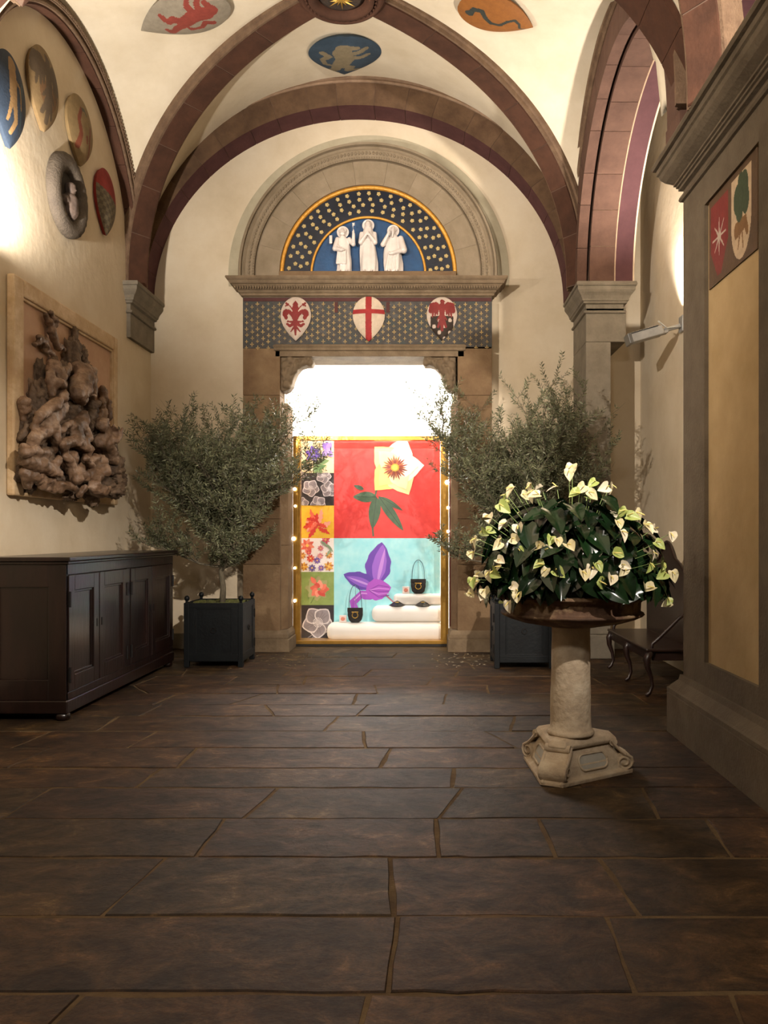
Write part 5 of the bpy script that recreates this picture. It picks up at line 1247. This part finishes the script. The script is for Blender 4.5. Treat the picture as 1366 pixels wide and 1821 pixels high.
mb = MB(); mb.lathe([(.44, 1.055), (.43, 1.06), (.428, 1.065), (.432, 1.12), (.445, 1.128), (.47, 1.135), (.485, 1.15), (.48, 1.165), (.46, 1.17), (.42, 1.165), (.4, 1.12), (.36, 1.08), (.01, 1.06)], 144, caps=False, fn=lambda r, z_, a: r + (.008 * abs(math.sin(a * 30)) if 1.058 < z_ < 1.125 and r > .425 else 0))
mb.build('fluted_rim', terra, ped, True, autosm=40)
# flower arrangement
arr = tag(empty('anthurium_arrangement', (.95, 5.45, 1.1)), 'domed arrangement of white anthuriums and glossy green leaves in the basin', 'flowers')
RA = random.Random(14)
aleaf = mat('anthurium_leaf', '0b190b', '142a13', .22, scale=5, rnd=.35, coat=.25)
spathes = [mat('spathe_cream', 'bfb588', 'd2c8a6', .45, scale=14), mat('spathe_green', '869640', 'b0b878', .45, scale=14), mat('spathe_white', 'cabfa2', 'd8cfb8', .45, scale=14)]
def heart(L_, W_, cup, fold, m, curl=0):
    """heart-shaped blade: base at origin, tip towards +y, normal +z"""
    mb = MB(); n = 9; rows = []
    for k in range(n + 1):
        t_ = k / n; y = -.18 * L_ + 1.18 * L_ * t_
        w = W_ * .5 * (math.sin(PI * min(1, t_ * .93 + .07) ** .62) ** .8 if t_ < 1 else 0); w = max(w, .0005)
        r = []
        for j in range(-3, 4):
            s = j / 3; yy = y + (.16 * L_ * abs(s) ** 1 * (1 if t_ > .2 else -.6) * (0 if t_ > .25 else 1)); zz = fold * abs(s) * w - cup * (t_ ** 2) * L_ + curl * s * s * w
            r.append((s * w, yy, zz))
        rows.append(r)
    mb.grid(rows); me = mb.build('tmp', m, None, True); d = me.data; bpy.data.objects.remove(me); return d
leafs = [heart(.18, .155, .25, .35, aleaf), heart(.15, .13, .35, .25, aleaf), heart(.19, .15, .12, .4, aleaf)]
spm = [heart(.07, .07, .25, .45, spathes[k]) for k in range(3)] + [heart(.058, .066, -.2, .9, spathes[k]) for k in range(3)]
spx = MB(); spx.tube([(0, -.005, .004), (0, .01, .02), (0, .022, .032), (0, .03, .037)], [.0035, .0042, .0035, .0015], 7); so = spx.build('tmp', mat('spadix_yellow', 'c9b75c', 'e0d28a', .6, scale=30), None, True); spd = so.data; bpy.data.objects.remove(so)
def place(name, me, M, parent):
    o = bpy.data.objects.new(name, me); COL.objects.link(o); o.parent = parent; o.matrix_local = M; return o
AX_, AZ_ = .60, .80
def dome(th, ph, k=1.0):     # th: azimuth, ph: elevation 0..pi/2
    r = math.cos(ph) ** .85 * AX_ * k; z_ = (.03 + AZ_ * math.sin(ph) ** 1.05 * .97) * k
    return Vector((r * math.cos(th) * (1.05), r * math.sin(th) * .95, z_))
stem = MB()
for i in range(285):
    th = i * 2.39996; u = (i + .5) / 285; ph = math.asin(min(1, u)) * .95 + RA.uniform(-.04, .04); ph = max(-.12, ph - .06)
    k = RA.uniform(.76, .95); phc = max(0, ph)
    p = dome(th, phc, k); p.z += (ph if ph < 0 else 0) * .4
    out = Vector((math.cos(th), math.sin(th), .0)); nrm = (out * math.cos(ph) + Vector((0, 0, 1)) * (math.sin(ph) * .9 + .35) + Vector((RA.uniform(-.5, .5), RA.uniform(-.5, .5), RA.uniform(-.3, .3)))).normalized()
    tip = Vector((RA.uniform(-.9, .9), RA.uniform(-.9, .9), -.75)) + out * RA.uniform(.3, 1.4); tip = (tip - nrm * tip.dot(nrm)).normalized()
    xx = tip.cross(nrm).normalized(); s_ = RA.uniform(.7, 1.0)
    M = Matrix(((xx.x * s_, tip.x * s_, nrm.x * s_, p.x), (xx.y * s_, tip.y * s_, nrm.y * s_, p.y), (xx.z * s_, tip.z * s_, nrm.z * s_, p.z), (0, 0, 0, 1)))
    p.z = max(p.z, .13 + .06 * RA.random()); M.translation = p
    place('leaf', leafs[RA.randrange(3)], M, arr)
    b = Vector((p.x * .2, p.y * .2, .0)); stem.tube([b, b.lerp(p, .55) + Vector((0, 0, .05)), p], .003, 4, caps=False)
# flowers: the visible ones follow the photograph (pixel -> front surface of the dome), the rest sit round the back
FL = [(1012, 838, 0), (1018, 829, 0), (945, 862, 0), (948, 874, 0), (957, 880, 0), (912, 868, 0), (901, 880, 1), (890, 898, 1), (904, 893, 1), (1038, 865, 0), (1048, 876, 0), (1030, 878, 1), (1058, 857, 1), (1079, 866, 2), (1086, 862, 0),
      (870, 918, 2), (862, 925, 0), (902, 932, 2), (922, 936, 2), (858, 944, 1), (840, 966, 0), (848, 958, 0), (843, 983, 0), (892, 958, 2), (888, 966, 0), (912, 958, 0), (980, 956, 1), (990, 960, 0), (1010, 970, 0), (958, 975, 0), (968, 980, 2), (886, 996, 2), (890, 1008, 0), (922, 977, 1),
      (847, 1022, 0), (870, 1018, 0), (878, 1016, 1), (966, 1005, 1), (972, 1013, 0), (990, 1015, 1), (1036, 1018, 0), (1052, 1010, 2), (1062, 1003, 1), (1086, 1026, 2), (1066, 1034, 1), (1107, 1004, 2), (1112, 1012, 0), (1092, 984, 1), (1106, 946, 2), (1098, 928, 0), (1118, 918, 1), (1132, 912, 0), (1112, 908, 1), (1150, 934, 0), (1164, 940, 2), (1145, 932, 0), (1193, 949, 2), (1160, 982, 2), (1168, 965, 1), (1176, 1002, 1), (1156, 1003, 1), (1196, 1018, 0), (1182, 1020, 1), (1162, 1046, 0), (1187, 1064, 1), (1190, 1072, 0), (918, 1048, 1), (912, 1042, 2), (924, 1055, 0), (905, 1072, 2), (862, 1050, 0), (858, 1058, 2), (833, 1056, 0), (850, 1035, 0), (840, 1030, 1)]
CEN = Vector((.95, 5.45, 1.1))
flst = []
for px, py, kd in FL:
    # walk the camera ray to the dome surface; outside the dome, use the depth of the dome's axis
    d = Vector(((px - CX) / FPX, 1, (CY - py) / FPX)); hit = None; y = 4.6
    while y < 5.5:
        q = Vector((0, 0, CAMZ)) + d * y - CEN
        el = (math.hypot(q.x / 1.05, q.y / .95) / AX_) ** (1 / .85 * 2) if False else (math.hypot(q.x / 1.05, q.y / .95) / AX_) ** 2 + (max(0, q.z - .03) / AZ_) ** 2
        if el < 1.0: hit = q; break
        y += .01
    if hit is None: hit = Vector((0, 0, CAMZ)) + d * (5.3 + RA.uniform(-.1, .15)) - CEN
    flst.append((hit, kd))
for k in range(16):
    th = RA.uniform(.25, PI - .25); ph = RA.uniform(0, 1.2); flst.append((dome(th, ph, 1.04), RA.randrange(3)))
for i, (p, kd) in enumerate(flst):
    out = Vector((p.x, p.y, .0)); out = out.normalized() if out.length > .05 else Vector((0, -1, 0))
    nrm = (out * RA.uniform(.3, 1) + Vector((RA.uniform(-.7, .7), RA.uniform(-1.0, .1), RA.uniform(.0, .9)))).normalized()
    a = RA.uniform(-1.3, 1.3); tip = Vector((math.sin(a), RA.uniform(-.3, .3), -math.cos(a))); tip = (tip - nrm * tip.dot(nrm)).normalized(); xx = tip.cross(nrm).normalized(); s_ = RA.uniform(.8, 1.15)
    M = Matrix(((xx.x * s_, tip.x * s_, nrm.x * s_, p.x), (xx.y * s_, tip.y * s_, nrm.y * s_, p.y), (xx.z * s_, tip.z * s_, nrm.z * s_, p.z), (0, 0, 0, 1)))
    f = place('flower', spm[kd + (3 if RA.random() < .35 else 0)], M, arr)
    c = bpy.data.objects.new('spadix', spd); COL.objects.link(c); c.parent = f
    b = Vector((p.x * .3, p.y * .3, max(.0, p.z * .35))); stem.tube([b, b.lerp(p, .6) + Vector((0, 0, .03)), p - nrm * .004], [.003, .0025, .002], 5, 1, caps=False)
stem.build('stems', [mat('stem_dark', '26401f', None, .5), mat('stem_pale', '7f9456', None, .5)], arr, True)
bm = bmesh.new(); bmesh.ops.create_icosphere(bm, subdivisions=4, radius=1)
for v in bm.verts:
    d = v.co.normalized(); n = 1 + .2 * noise.noise(d * 3) + .1 * noise.noise(d * 9); v.co = Vector((d.x * .42 * n, d.y * .40 * n, max(-.02, d.z) * .58 * n + .02))
me = bpy.data.meshes.new('moss_core'); bm.to_mesh(me); bm.free(); me.materials.append(mat('moss_core', '0c140a', '16210f', .95, scale=20, bump=.8)); me.polygons.foreach_set('use_smooth', [True] * len(me.polygons)); o = bpy.data.objects.new('moss_core', me); COL.objects.link(o); o.parent = arr

# leaf litter and plaster crumbs by the planters
lt = MB(); RL = random.Random(31)
for k in range(150):
    if k % 2: x, y = RL.gauss(.55, .35), RL.uniform(9.7, 10.9)
    else: x, y = RL.gauss(-1.75, .3), RL.uniform(9.6, 10.9)
    if -2.85 < x < -2.08 and 9.7 < y < 10.5 or .75 < x < 1.55 and 9.6 < y < 10.4: continue
    a = RL.uniform(0, 6.3); l = RL.uniform(.015, .035); w = l * RL.uniform(.15, .5); c, s_ = math.cos(a), math.sin(a)
    lt.add([(x - c * l, y - s_ * l, .006), (x + s_ * w, y - c * w, .010), (x + c * l, y + s_ * l, .007), (x - s_ * w, y + c * w, .011)], [(0, 1, 2, 3)], k % 2)
tag(lt.build('leaf_litter', [mat('dry_leaf', '6e6242', '8a7c58', .8, scale=9), mat('pale_crumb', 'b9ad94', None, .8)]), 'scattered fallen olive leaves on floor before the portal', 'leaves', None, 'stuff')
